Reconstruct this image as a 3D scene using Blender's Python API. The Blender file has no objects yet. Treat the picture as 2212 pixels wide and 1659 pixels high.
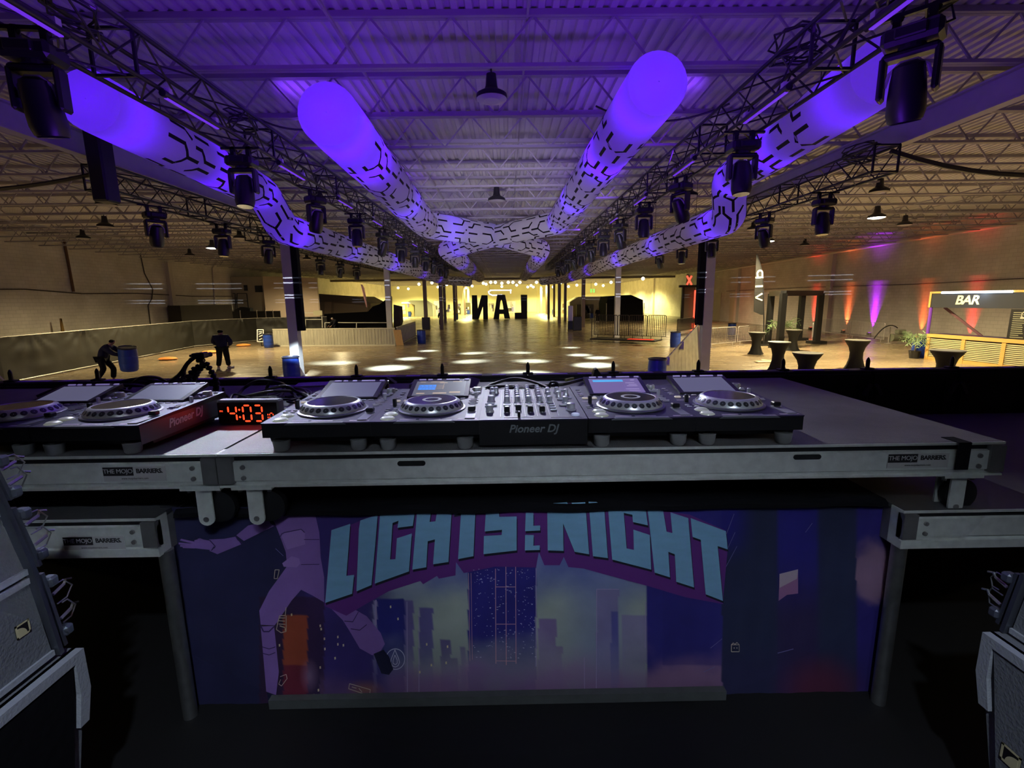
import bpy, math, random
from mathutils import Vector, Matrix, Euler
random.seed(7)
# ---------------------------------------------------------------- camera
FPX = 1030.0; CX, CY = 1106.0, 829.5; CAMH = 2.8
_p = math.atan(182/1030); _psi = .0084*math.cos(_p); _phi = .0133
_f = Vector((math.sin(_psi)*math.cos(_p), math.cos(_psi)*math.cos(_p), -math.sin(_p)))
_r0 = Vector((math.cos(_psi), -math.sin(_psi), 0)); _u0 = _r0.cross(_f)
_r = _r0*math.cos(_phi) - _u0*math.sin(_phi); _u = _u0*math.cos(_phi) + _r0*math.sin(_phi)
sc = bpy.context.scene
col = sc.collection
cam_d = bpy.data.cameras.new('camera'); cam = bpy.data.objects.new('camera', cam_d); col.objects.link(cam)
m = Matrix((( _r.x, _u.x, -_f.x, 0), (_r.y, _u.y, -_f.y, 0), (_r.z, _u.z, -_f.z, CAMH), (0, 0, 0, 1)))
cam.matrix_world = m
cam_d.sensor_fit = 'HORIZONTAL'; cam_d.sensor_width = 36; cam_d.lens = 36*FPX/2212
cam_d.clip_start = .05; cam_d.clip_end = 400
sc.camera = cam
sc.view_settings.view_transform = 'Standard'; sc.view_settings.look = 'None'
sc.view_settings.exposure = 0; sc.view_settings.gamma = 1; sc.view_settings.use_curve_mapping = False
def ray(x, y): return _f + _r*((x-CX)/FPX) + _u*((CY-y)/FPX)
def at_z(x, y, z):
    d = ray(x, y); k = (z-CAMH)/d.z; return Vector((d.x*k, d.y*k, z))
def at_y(x, y, Y):
    d = ray(x, y); k = Y/d.y; return Vector((d.x*k, Y, CAMH+d.z*k))
def at_x(x, y, X):
    d = ray(x, y); k = X/d.x; return Vector((X, d.y*k, CAMH+d.z*k))
# ---------------------------------------------------------------- world + lights
w = bpy.data.worlds.new('world'); sc.world = w; w.use_nodes = True
w.node_tree.nodes['Background'].inputs[0].default_value = (.25, .22, .32, 1)
w.node_tree.nodes['Background'].inputs[1].default_value = .012
def lamp(kind, name, loc, power, color, target=None, size=.2, cone=45, blend=.5, size_y=None):
    d = bpy.data.lights.new(name, kind); d.energy = power; d.color = color
    if kind == 'AREA':
        d.shape = 'RECTANGLE'; d.size = size; d.size_y = size_y or size
    else:
        d.shadow_soft_size = size
    if kind == 'SPOT':
        d.spot_size = math.radians(cone); d.spot_blend = blend
    o = bpy.data.objects.new(name, d); col.objects.link(o); o.location = loc
    if target is not None:
        o.rotation_euler = (Vector(target)-Vector(loc)).to_track_quat('-Z', 'Y').to_euler()
    return o
WARM = (1, .80, .42); YEL = (1, .90, .30); VIO = (.19, .03, 1.0)
# high bay lamps that are switched on over the hall
for (x, y, z, e) in ((-15.3, 26.8, 5.55, 4300), (13.8, 25.6, 5.55, 5600), (13.9, 18.4, 5.55, 4600), (-20, 8, 5.5, 2300), (20, 8, 5.5, 2800), (-16, 46, 5.5, 3200), (16, 46, 5.5, 3400)):
    lamp('SPOT', 'high_bay_light', (x, y, z), e, WARM, (x, y, 0), .25, 165, .6)
# lamps of the bright far hall
for y in (82, 92, 103):
    for x in (-20, -7, 7, 20):
        lamp('SPOT', 'far_hall_light', (x, y, 5.3), 9500, YEL, (x, y, 0), .6, 156, .35)
# violet led battens on the trusses throwing light up at the roof
for x in (-4.0, 3.45):
    for y in (5.0, 10, 16, 24):
        lamp('AREA', 'batten_uplight', (x, y, 5.85), {5.0: 22, 10: 26, 16: 22, 24: 14}[y], VIO, (x*.3, y+1.0, 7.2), .3, size_y=1.5)
# added violet fill for the roof, set just beyond the screen panels
lamp('AREA', 'added_hall_fill', (0, 3.3, 1.9), 200, VIO, (0, 11, 6.8), 3.5, size_y=.5)
# added pale fill for far tubes and roof, cone kept off the near caps
lamp('SPOT', 'added_hall_fill', (0, 3.3, 2.2), 5200, (.80, .72, 1.0), (0, 26, 5.6), .4, 44, 1)
# beam lights making pools on the floor
pools = [(722,784,1),(842,795,1.3),(888,775,1),(925,758,.8),(1022,763,.9),(1016,781,1),(1125,762,.8),(1150,780,1),(1233,751,.7),
         (1252,767,.9),(1292,773,.9),(1283,789,1.3),(875,819,1),(980,812,1.1),(1145,808,1.2),(1350,817,1)]
for (px, py, s) in pools:
    g = at_z(px, py, 0)
    sx = -4.1 if g.x < -.2 else 3.4
    src = Vector((sx, g.y-1.5, 4.5))
    lamp('SPOT', 'beam_light', src, 17000*s, (.62, .84, 1.0), g, .22, 18*s, 1)
lamp('SPOT', 'column_beam', (-6.6, 13.4, 4.4), 14000, (.8, .95, 1.0), (-8.0, 18.1, .55), .05, 13, .9)
# white beam on the playing table, from the front left truss
lamp('SPOT', 'table_beam', (-2.9, 4.6, 5.3), 1000, (.80, .88, 1.0), (-.88, 1.50, 2.36), .04, 15, 1)
lamp('SPOT', 'table_beam', (-.2, 6.8, 5.3), 750, (.82, .86, 1.0), (.1, 1.48, 2.42), .05, 17, 1)  # added fill over the mixer, with no fixture at its source
lamp('SPOT', 'table_beam', (-1.4, 6.4, 5.3), 900, (.90, .93, .90), (1.25, 1.5, 2.36), .05, 14, 1)  # added fill for the right end of the deck, no light hangs there
lamp('SPOT', 'added_speaker_fill', (.2, -.9, 4.4), 160, (.75, .85, 1.0), (-1.15, .85, 1.9), .05, 32, .9)  # this lamp and the next are added to brighten the speaker cabinets
lamp('SPOT', 'added_speaker_fill', (.0, -.9, 4.4), 130, (.75, .85, 1.0), (1.3, .85, 1.75), .05, 32, .9)
# added dim fill for banner and deck fronts, source unseen behind the camera
lamp('SPOT', 'added_front_fill', (0.25, -2.2, 4.9), 250, (.74, .84, 1.0), (.2, 1.4, 2.12), .45, 28.5, 1)
# projector behind the player throwing thin light lines along the hall
pj = lamp('SPOT', 'line_projector', (0, -1, 3.07), 52000, (.75, .82, 1.0), (0, 20, 3.07+21*.012), .02, 75, .1)
nt = pj.data; nt.use_nodes = True; nt = nt.node_tree; em = nt.nodes['Emission']
tcn = nt.nodes.new('ShaderNodeTexCoord'); sx_ = nt.nodes.new('ShaderNodeSeparateXYZ'); nt.links.new(tcn.outputs['Normal'], sx_.inputs[0])
def mth(op, a, b=None):
    n = nt.nodes.new('ShaderNodeMath'); n.operation = op
    for i, v in enumerate((a, b)):
        if v is None: continue
        if isinstance(v, (int, float)): n.inputs[i].default_value = v
        else: nt.links.new(v, n.inputs[i])
    return n.outputs[0]
az = mth('ABSOLUTE', sx_.outputs[2]); vv = mth('DIVIDE', sx_.outputs[1], az); uu = mth('DIVIDE', sx_.outputs[0], az)
tot = None
for v0 in (.0212, .0118, -.0115, -.0167):
    k = mth('LESS_THAN', mth('ABSOLUTE', mth('SUBTRACT', vv, v0)), .00085)
    tot = k if tot is None else mth('ADD', tot, k)
gate = mth('GREATER_THAN', mth('SINE', mth('MULTIPLY', uu, 41)), -.25)
nt.links.new(mth('MULTIPLY', tot, gate), em.inputs['Strength'])
# ---------------------------------------------------------------- materials
MATS = {}
def mat(name, c, rough=.6, metal=0, emit=None, es=1, noise=0, nscale=8, bump=0, bscale=60, trans=0, spec=.5, stretch=None, detail=4):
    if name in MATS: return MATS[name]
    M = bpy.data.materials.new(name); M.use_nodes = True; nt = M.node_tree; b = nt.nodes['Principled BSDF']
    b.inputs['Base Color'].default_value = (*c, 1); b.inputs['Roughness'].default_value = rough
    b.inputs['Metallic'].default_value = metal
    b.inputs['Specular IOR Level'].default_value = spec
    if trans: b.inputs['Transmission Weight'].default_value = trans
    if emit:
        b.inputs['Emission Color'].default_value = (*emit, 1); b.inputs['Emission Strength'].default_value = es
    if noise or bump:
        tc = nt.nodes.new('ShaderNodeTexCoord'); mp = nt.nodes.new('ShaderNodeMapping')
        nt.links.new(tc.outputs['Object'], mp.inputs[0])
        if stretch: mp.inputs['Scale'].default_value = stretch
    if noise:
        n = nt.nodes.new('ShaderNodeTexNoise'); n.inputs['Scale'].default_value = nscale; n.inputs['Detail'].default_value = detail
        nt.links.new(mp.outputs[0], n.inputs['Vector'])
        mx = nt.nodes.new('ShaderNodeMix'); mx.data_type = 'RGBA'
        mx.inputs[6].default_value = (*[v*(1-noise) for v in c], 1); mx.inputs[7].default_value = (*[min(1, v*(1+noise)) for v in c], 1)
        nt.links.new(n.outputs['Fac'], mx.inputs[0]); nt.links.new(mx.outputs[2], b.inputs['Base Color'])
    if bump:
        n2 = nt.nodes.new('ShaderNodeTexNoise'); n2.inputs['Scale'].default_value = bscale; n2.inputs['Detail'].default_value = 3
        nt.links.new(mp.outputs[0], n2.inputs['Vector'])
        bp = nt.nodes.new('ShaderNodeBump'); bp.inputs['Strength'].default_value = bump; bp.inputs['Distance'].default_value = .01
        nt.links.new(n2.outputs['Fac'], bp.inputs['Height']); nt.links.new(bp.outputs[0], b.inputs['Normal'])
    MATS[name] = M; return M
def emat(name, c, s):
    return mat(name, (.02, .02, .02), emit=c, es=s)
# ---------------------------------------------------------------- mesh builder
class MB:
    def __init__(s): s.v = []; s.f = []; s.smooth = False
    def add(s, vs, fs):
        n = len(s.v); s.v += [tuple(v) for v in vs]; s.f += [tuple(i+n for i in f) for f in fs]; return s
    def box(s, c, d, R=None):
        x, y, z = (q/2 for q in d)
        vs = [Vector(q) for q in ((-x,-y,-z),(x,-y,-z),(x,y,-z),(-x,y,-z),(-x,-y,z),(x,-y,z),(x,y,z),(-x,y,z))]
        if R is not None: vs = [R @ v for v in vs]
        c = Vector(c)
        return s.add([v+c for v in vs], [(0,3,2,1),(4,5,6,7),(0,1,5,4),(1,2,6,5),(2,3,7,6),(3,0,4,7)])
    def bb(s, x0, x1, y0, y1, z0, z1): return s.box(((x0+x1)/2, (y0+y1)/2, (z0+z1)/2), (abs(x1-x0), abs(y1-y0), abs(z1-z0)))
    def bevbox(s, c, d, b=.01, R=None):
        x, y, z = (q/2 for q in d); b = min(b, x*.9, y*.9, z*.9); c = Vector(c); vs = []
        for sx in (-1, 1):
            for sy in (-1, 1):
                for sz in (-1, 1):
                    vs += [Vector((sx*(x-b), sy*(y-b), sz*z)), Vector((sx*(x-b), sy*y, sz*(z-b))), Vector((sx*x, sy*(y-b), sz*(z-b)))]
        if R is not None: vs = [R @ v for v in vs]
        I = lambda a, b_, c_, k: ((a*2+b_)*2+c_)*3+k
        F = []
        for q in (0, 1):
            o = [(0,0),(1,0),(1,1),(0,1)]
            F.append([I(a, b_, q, 0) for a, b_ in o]); F.append([I(a, q, b_, 1) for a, b_ in o]); F.append([I(q, a, b_, 2) for a, b_ in o])
        for a in (0, 1):
            for b_ in (0, 1):
                F.append([I(0,a,b_,0), I(1,a,b_,0), I(1,a,b_,1), I(0,a,b_,1)])
                F.append([I(a,0,b_,0), I(a,1,b_,0), I(a,1,b_,2), I(a,0,b_,2)])
                F.append([I(a,b_,0,1), I(a,b_,1,1), I(a,b_,1,2), I(a,b_,0,2)])
                for e in (0, 1): F.append([I(a,b_,e,0), I(a,b_,e,1), I(a,b_,e,2)])
        return s.add([v+c for v in vs], F)
    def bar(s, p, q, w, h=None, up=(0,0,1)):
        h = h or w; p = Vector(p); q = Vector(q); d = (q-p); L = d.length
        if L < 1e-6: return s
        d.normalize(); up = Vector(up)
        if abs(d.dot(up)) > .98: up = Vector((0, 1, 0))
        a = d.cross(up).normalized(); b = a.cross(d)
        a = a*w/2; b = b*h/2
        vs = [p-a-b, p+a-b, p+a+b, p-a+b, q-a-b, q+a-b, q+a+b, q-a+b]
        return s.add(vs, [(0,1,2,3),(7,6,5,4),(0,4,5,1),(1,5,6,2),(2,6,7,3),(3,7,4,0)])
    def tube(s, pts, r, n=8, cap=True, closed=False):
        pts = [Vector(p) for p in pts]; N = len(pts); rs = r if isinstance(r, (list, tuple)) else [r]*N
        prev = None; base = len(s.v); fs = []
        for i, p in enumerate(pts):
            if i == 0: t = pts[1]-p
            elif i == N-1: t = p-pts[i-1]
            else: t = (pts[i+1]-p).normalized() + (p-pts[i-1]).normalized()
            if t.length < 1e-9: t = Vector((0,0,1))
            t.normalize()
            if prev is None:
                up = Vector((0,0,1)) if abs(t.z) < .9 else Vector((1,0,0)); a = t.cross(up).normalized()
            else:
                a = prev - t*prev.dot(t)
                a = a.normalized() if a.length > 1e-6 else t.orthogonal().normalized()
            prev = a; b = t.cross(a)
            for k in range(n):
                th = 2*math.pi*k/n; s.v.append(tuple(p + (a*math.cos(th)+b*math.sin(th))*rs[i]))
        for i in range(N-1):
            for k in range(n):
                k2 = (k+1) % n; s.f.append((base+i*n+k, base+i*n+k2, base+(i+1)*n+k2, base+(i+1)*n+k))
        if cap:
            s.f.append(tuple(base+k for k in range(n-1, -1, -1))); s.f.append(tuple(base+(N-1)*n+k for k in range(n)))
        return s
    def lathe(s, prof, c=(0,0,0), n=20, R=None, cap=True):
        c = Vector(c); base = len(s.v)
        for (r, z) in prof:
            for k in range(n):
                th = 2*math.pi*k/n; v = Vector((r*math.cos(th), r*math.sin(th), z))
                if R is not None: v = R @ v
                s.v.append(tuple(v+c))
        for i in range(len(prof)-1):
            for k in range(n):
                k2 = (k+1) % n; s.f.append((base+i*n+k, base+i*n+k2, base+(i+1)*n+k2, base+(i+1)*n+k))
        if cap:
            s.f.append(tuple(base+k for k in range(n-1, -1, -1))); s.f.append(tuple(base+(len(prof)-1)*n+k for k in range(n)))
        return s
    def prism(s, poly, ext):
        poly = [Vector(p) for p in poly]; ext = Vector(ext); n = len(poly)
        vs = poly + [p+ext for p in poly]
        fs = [tuple(range(n-1, -1, -1)), tuple(range(n, 2*n))] + [(i, (i+1) % n, n+(i+1) % n, n+i) for i in range(n)]
        return s.add(vs, fs)
    def quad(s, *p): return s.add([Vector(q) for q in p], [tuple(range(len(p)))])
    def build(s, name, m, parent=None, world=False, label=None, smooth=False, kind=None):
        me = bpy.data.meshes.new(name); vs = s.v
        if world and parent is not None:
            L = parent.location
            g = parent.parent
            if g is not None: L = L + g.location
            vs = [(v[0]-L[0], v[1]-L[1], v[2]-L[2]) for v in vs]
        me.from_pydata(vs, [], s.f); me.update()
        if m: me.materials.append(m)
        if smooth or s.smooth:
            me.polygons.foreach_set('use_smooth', [True]*len(me.polygons))
            try: me.set_sharp_from_angle(angle=math.radians(40))
            except Exception: pass
        o = bpy.data.objects.new(name, me); col.objects.link(o)
        if parent: o.parent = parent
        if label: o['label'] = label
        if kind: o['kind'] = kind
        return o
def tag(o, label=None, cat=None, group=None, kind=None):
    if label: o['label'] = label
    if cat: o['category'] = cat
    if group: o['group'] = group
    if kind: o['kind'] = kind
    return o
def thing(name, label, cat, loc=(0,0,0), rz=0, group=None):
    o = bpy.data.objects.new(name, None); col.objects.link(o); o.location = loc; o.rotation_euler = (0, 0, rz)
    o.empty_display_size = .1
    return tag(o, label, cat, group)
def one(mb, name, m, label, cat, group=None, smooth=False):
    return tag(mb.build(name, m, smooth=smooth), label, cat, group)
def struct(mb, name, m): return tag(mb.build(name, m), kind='structure')
def dup(root, loc, rz=0, label=None, group=None, scale=None):
    r = root.copy(); col.objects.link(r); r.location = loc; r.rotation_euler = (0, 0, rz)
    if label: r['label'] = label
    if group: r['group'] = group
    if scale: r.scale = (scale,)*3
    for ch in list(root.children):
        c = ch.copy(); col.objects.link(c); c.parent = r
        for g in list(ch.children):
            d = g.copy(); col.objects.link(d); d.parent = c
    return r
ORD = ['nearest','second','third','fourth','fifth','sixth','seventh','eighth','ninth','tenth','eleventh','twelfth','thirteenth','fourteenth','fifteenth','sixteenth']
def text_mb(body, size, M4, ext=.001, shear=0, spacing=1, bold=0):
    cu = bpy.data.curves.new('t', 'FONT'); cu.body = body; cu.size = size; cu.extrude = ext; cu.shear = shear; cu.space_character = spacing
    cu.align_x = 'CENTER'; cu.align_y = 'CENTER'; cu.offset = bold; cu.resolution_u = 3
    ob = bpy.data.objects.new('t', cu); col.objects.link(ob); bpy.context.view_layer.update()
    me = bpy.data.meshes.new_from_object(ob.evaluated_get(bpy.context.evaluated_depsgraph_get()))
    mb = MB(); mb.add([M4 @ v.co for v in me.vertices], [tuple(p.vertices) for p in me.polygons])
    bpy.data.objects.remove(ob); bpy.data.meshes.remove(me); bpy.data.curves.remove(cu)
    return mb
def frame(o, xdir, ydir):
    x = Vector(xdir).normalized(); y = Vector(ydir); y = (y - x*y.dot(x)).normalized(); z = x.cross(y); o = Vector(o)
    return Matrix(((x.x, y.x, z.x, o.x), (x.y, y.y, z.y, o.y), (x.z, y.z, z.z, o.z), (0,0,0,1)))
# common materials
BLK = mat('black_metal', (.012, .012, .014), .45, .3)
BLKP = mat('black_plastic', (.012, .012, .013), .4)
BLKC = mat('black_cloth', (.008, .008, .010), .95, spec=.1, bump=.3, bscale=30)
STEEL = mat('painted_steel', (.42, .41, .42), .5, .1, noise=.15, nscale=3)
ALU = mat('worn_aluminium', (.62, .66, .63), .5, .25, noise=.25, nscale=30, bump=.05, bscale=80)
ALUD = mat('dark_aluminium', (.22, .22, .22), .5, .6, noise=.2, nscale=20)
WHT = mat('white_print', (.8, .8, .8), .5)
# ---------------------------------------------------------------- hall shell
XL, XR, YB, YF, ZC = -26.5, 25.5, -9.0, 110.0, 6.82
def floor_mat():
    M = bpy.data.materials.new('sealed_concrete'); M.use_nodes = True; nt = M.node_tree; b = nt.nodes['Principled BSDF']
    tc = nt.nodes.new('ShaderNodeTexCoord')
    def noise(scale, sx, sy, det=4):
        mp = nt.nodes.new('ShaderNodeMapping'); mp.inputs['Scale'].default_value = (sx, sy, 1)
        n = nt.nodes.new('ShaderNodeTexNoise'); n.inputs['Scale'].default_value = scale; n.inputs['Detail'].default_value = det
        nt.links.new(tc.outputs['Object'], mp.inputs[0]); nt.links.new(mp.outputs[0], n.inputs['Vector']); return n
    n1 = noise(.25, 1, 1.6, 6); n2 = noise(2.0, .35, 1.5, 3)
    cr = nt.nodes.new('ShaderNodeValToRGB'); e = cr.color_ramp.elements
    e[0].position = .3; e[0].color = (.19, .145, .095, 1); e[1].position = .7; e[1].color = (.34, .265, .165, 1)
    nt.links.new(n1.outputs['Fac'], cr.inputs[0]); nt.links.new(cr.outputs[0], b.inputs['Base Color'])
    mr = nt.nodes.new('ShaderNodeMapRange'); mr.inputs['To Min'].default_value = .14; mr.inputs['To Max'].default_value = .36
    nt.links.new(n2.outputs['Fac'], mr.inputs[0]); nt.links.new(mr.outputs[0], b.inputs['Roughness'])
    bp = nt.nodes.new('ShaderNodeBump'); bp.inputs['Strength'].default_value = .25; bp.inputs['Distance'].default_value = .02
    n3 = noise(1.2, .25, 1.0, 3)
    nt.links.new(n3.outputs['Fac'], bp.inputs['Height']); nt.links.new(bp.outputs[0], b.inputs['Normal'])
    b.inputs['Specular IOR Level'].default_value = .6
    return M
struct(MB().bb(XL-1, XR+1, YB, YF+1, -.2, 0), 'floor', floor_mat())
def brick_mat(name, c1, c2):
    M = bpy.data.materials.new(name); M.use_nodes = True; nt = M.node_tree; b = nt.nodes['Principled BSDF']
    tc = nt.nodes.new('ShaderNodeTexCoord'); mp = nt.nodes.new('ShaderNodeMapping'); mp.inputs['Rotation'].default_value = (math.radians(90), 0, math.radians(90))
    br = nt.nodes.new('ShaderNodeTexBrick'); br.inputs['Scale'].default_value = 1
    br.inputs['Brick Width'].default_value = .4; br.inputs['Row Height'].default_value = .2; br.inputs['Mortar Size'].default_value = .008
    br.inputs['Color1'].default_value = (*c1, 1); br.inputs['Color2'].default_value = (*c2, 1); br.inputs['Mortar'].default_value = (*[v*.72 for v in c1], 1)
    sep = nt.nodes.new('ShaderNodeSeparateXYZ'); cmb = nt.nodes.new('ShaderNodeCombineXYZ')
    ad = nt.nodes.new('ShaderNodeMath'); ad.operation = 'ADD'
    nt.links.new(tc.outputs['Object'], sep.inputs[0]); nt.links.new(sep.outputs[0], ad.inputs[0]); nt.links.new(sep.outputs[1], ad.inputs[1])
    nt.links.new(ad.outputs[0], cmb.inputs[0]); nt.links.new(sep.outputs[2], cmb.inputs[1]); nt.links.new(cmb.outputs[0], br.inputs['Vector'])
    n = nt.nodes.new('ShaderNodeTexNoise'); n.inputs['Scale'].default_value = .7; n.inputs['Detail'].default_value = 6
    nt.links.new(tc.outputs['Object'], n.inputs['Vector'])
    mx = nt.nodes.new('ShaderNodeMix'); mx.data_type = 'RGBA'; mx.blend_type = 'MULTIPLY'; mx.inputs[0].default_value = .5
    nt.links.new(br.outputs['Color'], mx.inputs[6]); nt.links.new(n.outputs['Fac'], mx.inputs[7]); nt.links.new(mx.outputs[2], b.inputs['Base Color'])
    b.inputs['Roughness'].default_value = .8
    bp = nt.nodes.new('ShaderNodeBump'); bp.inputs['Strength'].default_value = .4; bp.inputs['Distance'].default_value = .01
    nt.links.new(br.outputs['Fac'], bp.inputs['Height']); bp.invert = True; nt.links.new(bp.outputs[0], b.inputs['Normal'])
    return M
WALLM = brick_mat('painted_block_wall', (.80, .76, .70), (.74, .70, .64))
struct(MB().bb(XL-.3, XL, YB, YF, 0, ZC), 'wall_left', WALLM)
struct(MB().bb(XR, XR+.3, YB, YF, 0, ZC), 'wall_right', WALLM)
struct(MB().bb(XL, XR, YF, YF+.3, 0, ZC), 'wall_far', mat('far_wall_paint', (.62, .60, .42), .8, noise=.08, nscale=.5))
# corrugated roof deck, ribs running towards the far wall
mb = MB(); pit = .203; n = int((XR-XL)/pit); prof = []
for i in range(n+1):
    x = XL + i*pit
    prof += [(x, ZC), (x+.09, ZC), (x+.11, ZC+.045), (x+.18, ZC+.045)]
vs = [(x, YB, z) for x, z in prof] + [(x, YF, z) for x, z in prof]; N = len(prof)
mb.add(vs, [(i, i+1, N+i+1, N+i) for i in range(N-1)])
struct(mb, 'ceiling', mat('roof_deck_paint', (.50, .48, .50), .7, noise=.12, nscale=1.5))
# open web joists
JM = mat('joist_paint', (.30, .28, .30), .6, noise=.1, nscale=2)
tc_ = MB(); bc_ = MB(); wb_ = MB()
for dy in (-.035, .035):
    tc_.bb(XL+.05, XR-.05, dy-.03, dy+.03, .66, .74)
    bc_.bb(XL+.6, XR-.6, dy-.03, dy+.03, 0, .05)
pan = 1.16; n = int((XR-XL-1.4)/pan); x0 = XL+.7+.13
for i in range(n):
    a = x0+i*pan
    wb_.bar((a, 0, .03), (a+pan/2, 0, .68), .028); wb_.bar((a+pan/2, 0, .68), (a+pan, 0, .03), .028)
jr = thing('roof_joist', 'pale painted open web steel joist spanning the roof', 'joist', (0, 7.56, 6.08), group='roof joists')
tc_.build('top_chord', JM, jr); bc_.build('bottom_chord', JM, jr); wb_.build('web', JM, jr)
k = -2
while 7.56+1.83*k < 108:
    if k != 0: dup(jr, (0, 7.56+1.83*k, 6.08), 0)
    k += 1
# bridging lines along the hall
BRID = [-24.2, -19.5, -14.6, -11.3, -5.3, -2.05, .35, 3.9, 10.8, 15.2, 19.6, 23.6]
for i, x in enumerate(BRID):
    mb = MB(); z = 6.115 if i % 2 else 6.74
    mb.bar((x, 1, z-.0), (x, 108, z), .035)
    one(mb, 'bridging_bar', JM, 'thin straight steel bridging bar running lengthwise under the joists', 'roof bracing', 'roof bridging bars')
# main girders over the column lines
COLX = (-8.1, 7.6)
for s_, x in zip(('left', 'right'), COLX):
    t = thing('roof_girder', f'long pale steel girder resting on the {s_} column row', 'girder', (x, 0, 5.62))
    g = MB(); g.bb(-.1, .1, 2, 108, 0, .03); g.bb(-.1, .1, 2, 108, .42, .45); g.bb(-.012, .012, 2, 108, .03, .42); g.build('beam', STEEL, t)
# columns
for s_, x in zip(('left', 'right'), COLX):
    for i in range(6):
        y = 18.3 + 14.9*i
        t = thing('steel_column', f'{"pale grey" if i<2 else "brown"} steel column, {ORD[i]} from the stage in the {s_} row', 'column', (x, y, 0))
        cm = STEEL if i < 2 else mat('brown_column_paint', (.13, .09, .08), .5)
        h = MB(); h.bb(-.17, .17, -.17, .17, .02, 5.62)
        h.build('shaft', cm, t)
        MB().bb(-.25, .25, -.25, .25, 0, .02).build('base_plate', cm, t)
# header between the halls
struct(MB().bb(XL, XR, 73.5, 73.8, 5.78, 6.1), 'trim_1', mat('header_paint', (.16, .13, .11), .7))
# right wall: pipe, pilasters, doors, conduit
mb = MB(); mb.tube([at_x(2212, 478, XR-.25)+Vector((0,-8,0)), at_x(2000, 512, XR-.25), at_x(1780, 549, XR-.25), at_x(1560, 585, XR-.25)+Vector((0, 2, 0))], .11, 10)
one(mb, 'wall_pipe', mat('pipe_paint', (.5, .46, .42), .5), 'long pale pipe running high along the right wall', 'pipe', smooth=True)
for i, y in enumerate((32.7+5.2, 53.1, 68.3, 83.5)):
    one(MB().bb(XR-.3, XR-.002, y-.22, y+.22, .0, 6.05), 'wall_pilaster', mat('pilaster_paint', (.5, .46, .42), .6), f'pale flat pilaster on the right wall, {ORD[i]} from the stage', 'pilaster')
one(MB().tube([(XR-.05, 20, 3.55), (XR-.05, 30, 3.42), (XR-.05, 42, 3.5), (XR-.05, 56, 3.45)], .03, 6), 'wall_conduit', mat('conduit_dark', (.12, .11, .10), .6), 'thin dark conduit along the middle of the right wall', 'conduit')
# left wall conduit and cables
one(MB().tube([(XL+.05, 16, 3.75), (XL+.05, 23, 3.62), (XL+.05, 27, 3.72), (XL+.05, 30.5, 3.52), (XL+.05, 35, 3.60), (XL+.05, 41, 3.45), (XL+.05, 50, 3.5)], .035, 6), 'wall_cable', mat('cable_dark', (.05, .04, .03), .7), 'dark sagging cable run along the left wall', 'cable')
one(MB().tube([at_x(138, 518, XL+.09), at_x(148, 570, XL+.09), at_x(159, 630, XL+.09)], .07, 8), 'rust_pipe', mat('rust_pipe', (.10, .05, .025), .7), 'short rusty pipe coming down the left wall', 'pipe')
one(MB().tube([at_x(303, 548, XL+.05), at_x(312, 590, XL+.05), at_x(330, 625, XL+.05), at_x(328, 645, XL+.05), at_x(320, 660, XL+.05), at_x(325, 700, XL+.05)], .035, 6), 'wall_drop_cable', mat('cable_dark', (.05, .04, .03), .7), 'thin cable dropping down the left wall past the run', 'cable')
one(MB().tube([at_x(470, 563, XL+.08), at_x(459, 580, XL+.08), at_x(465, 665, XL+.08), at_x(467, 690, XL+.08)], .06, 8), 'downpipe', mat('pipe_paint', (.5, .46, .42), .5), 'pale bent pipe going down the left wall near the office', 'pipe')
for i, px in enumerate((362, 0)):
    if px: one(MB().bb(XL+.002, XL+.3, at_x(px, 600, XL).y-.2, at_x(px, 600, XL).y+.2, 0, 6.05), 'wall_pilaster', mat('pilaster_paint', (.5, .46, .42), .6), 'pale flat pilaster on the left wall', 'pilaster')
# ---------------------------------------------------------------- high bays
def bay(loc, lit, label, s=1.0, group=None):
    t = thing('high_bay_lamp', label, 'ceiling lamp', loc, group=group)
    MB().lathe([(.012, (6.10-loc[2])/s), (.012, .30)], n=8).build('stem', BLK, t)
    MB().lathe([(.03, .34), (.07, .33), (.085, .18), (.10, .13), (.22, .06), (.23, .0), (.20, .0), (.19, .03)], n=20, cap=False).build('housing', BLK, t, smooth=True)
    MB().lathe([(.225, -.004), (.12, -.03), (.001, -.035)], n=20, cap=False).build('lens', emat('bay_glow', (1, .95, .72), 14) if lit else mat('bay_lens', (.30, .28, .33), .3), t)
    if s != 1: t.scale = (s,)*3
    return t
bay((-15.3, 25.86, 5.65), True, 'lit round high bay lamp over the left side of the hall', 1.25)
bay((13.8, 25.86, 5.65), True, 'lit round high bay lamp over the tall tables', 1.25)
bay((13.9, 18.54, 5.65), True, 'lit round high bay lamp nearest the bar', 1.25)
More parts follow.
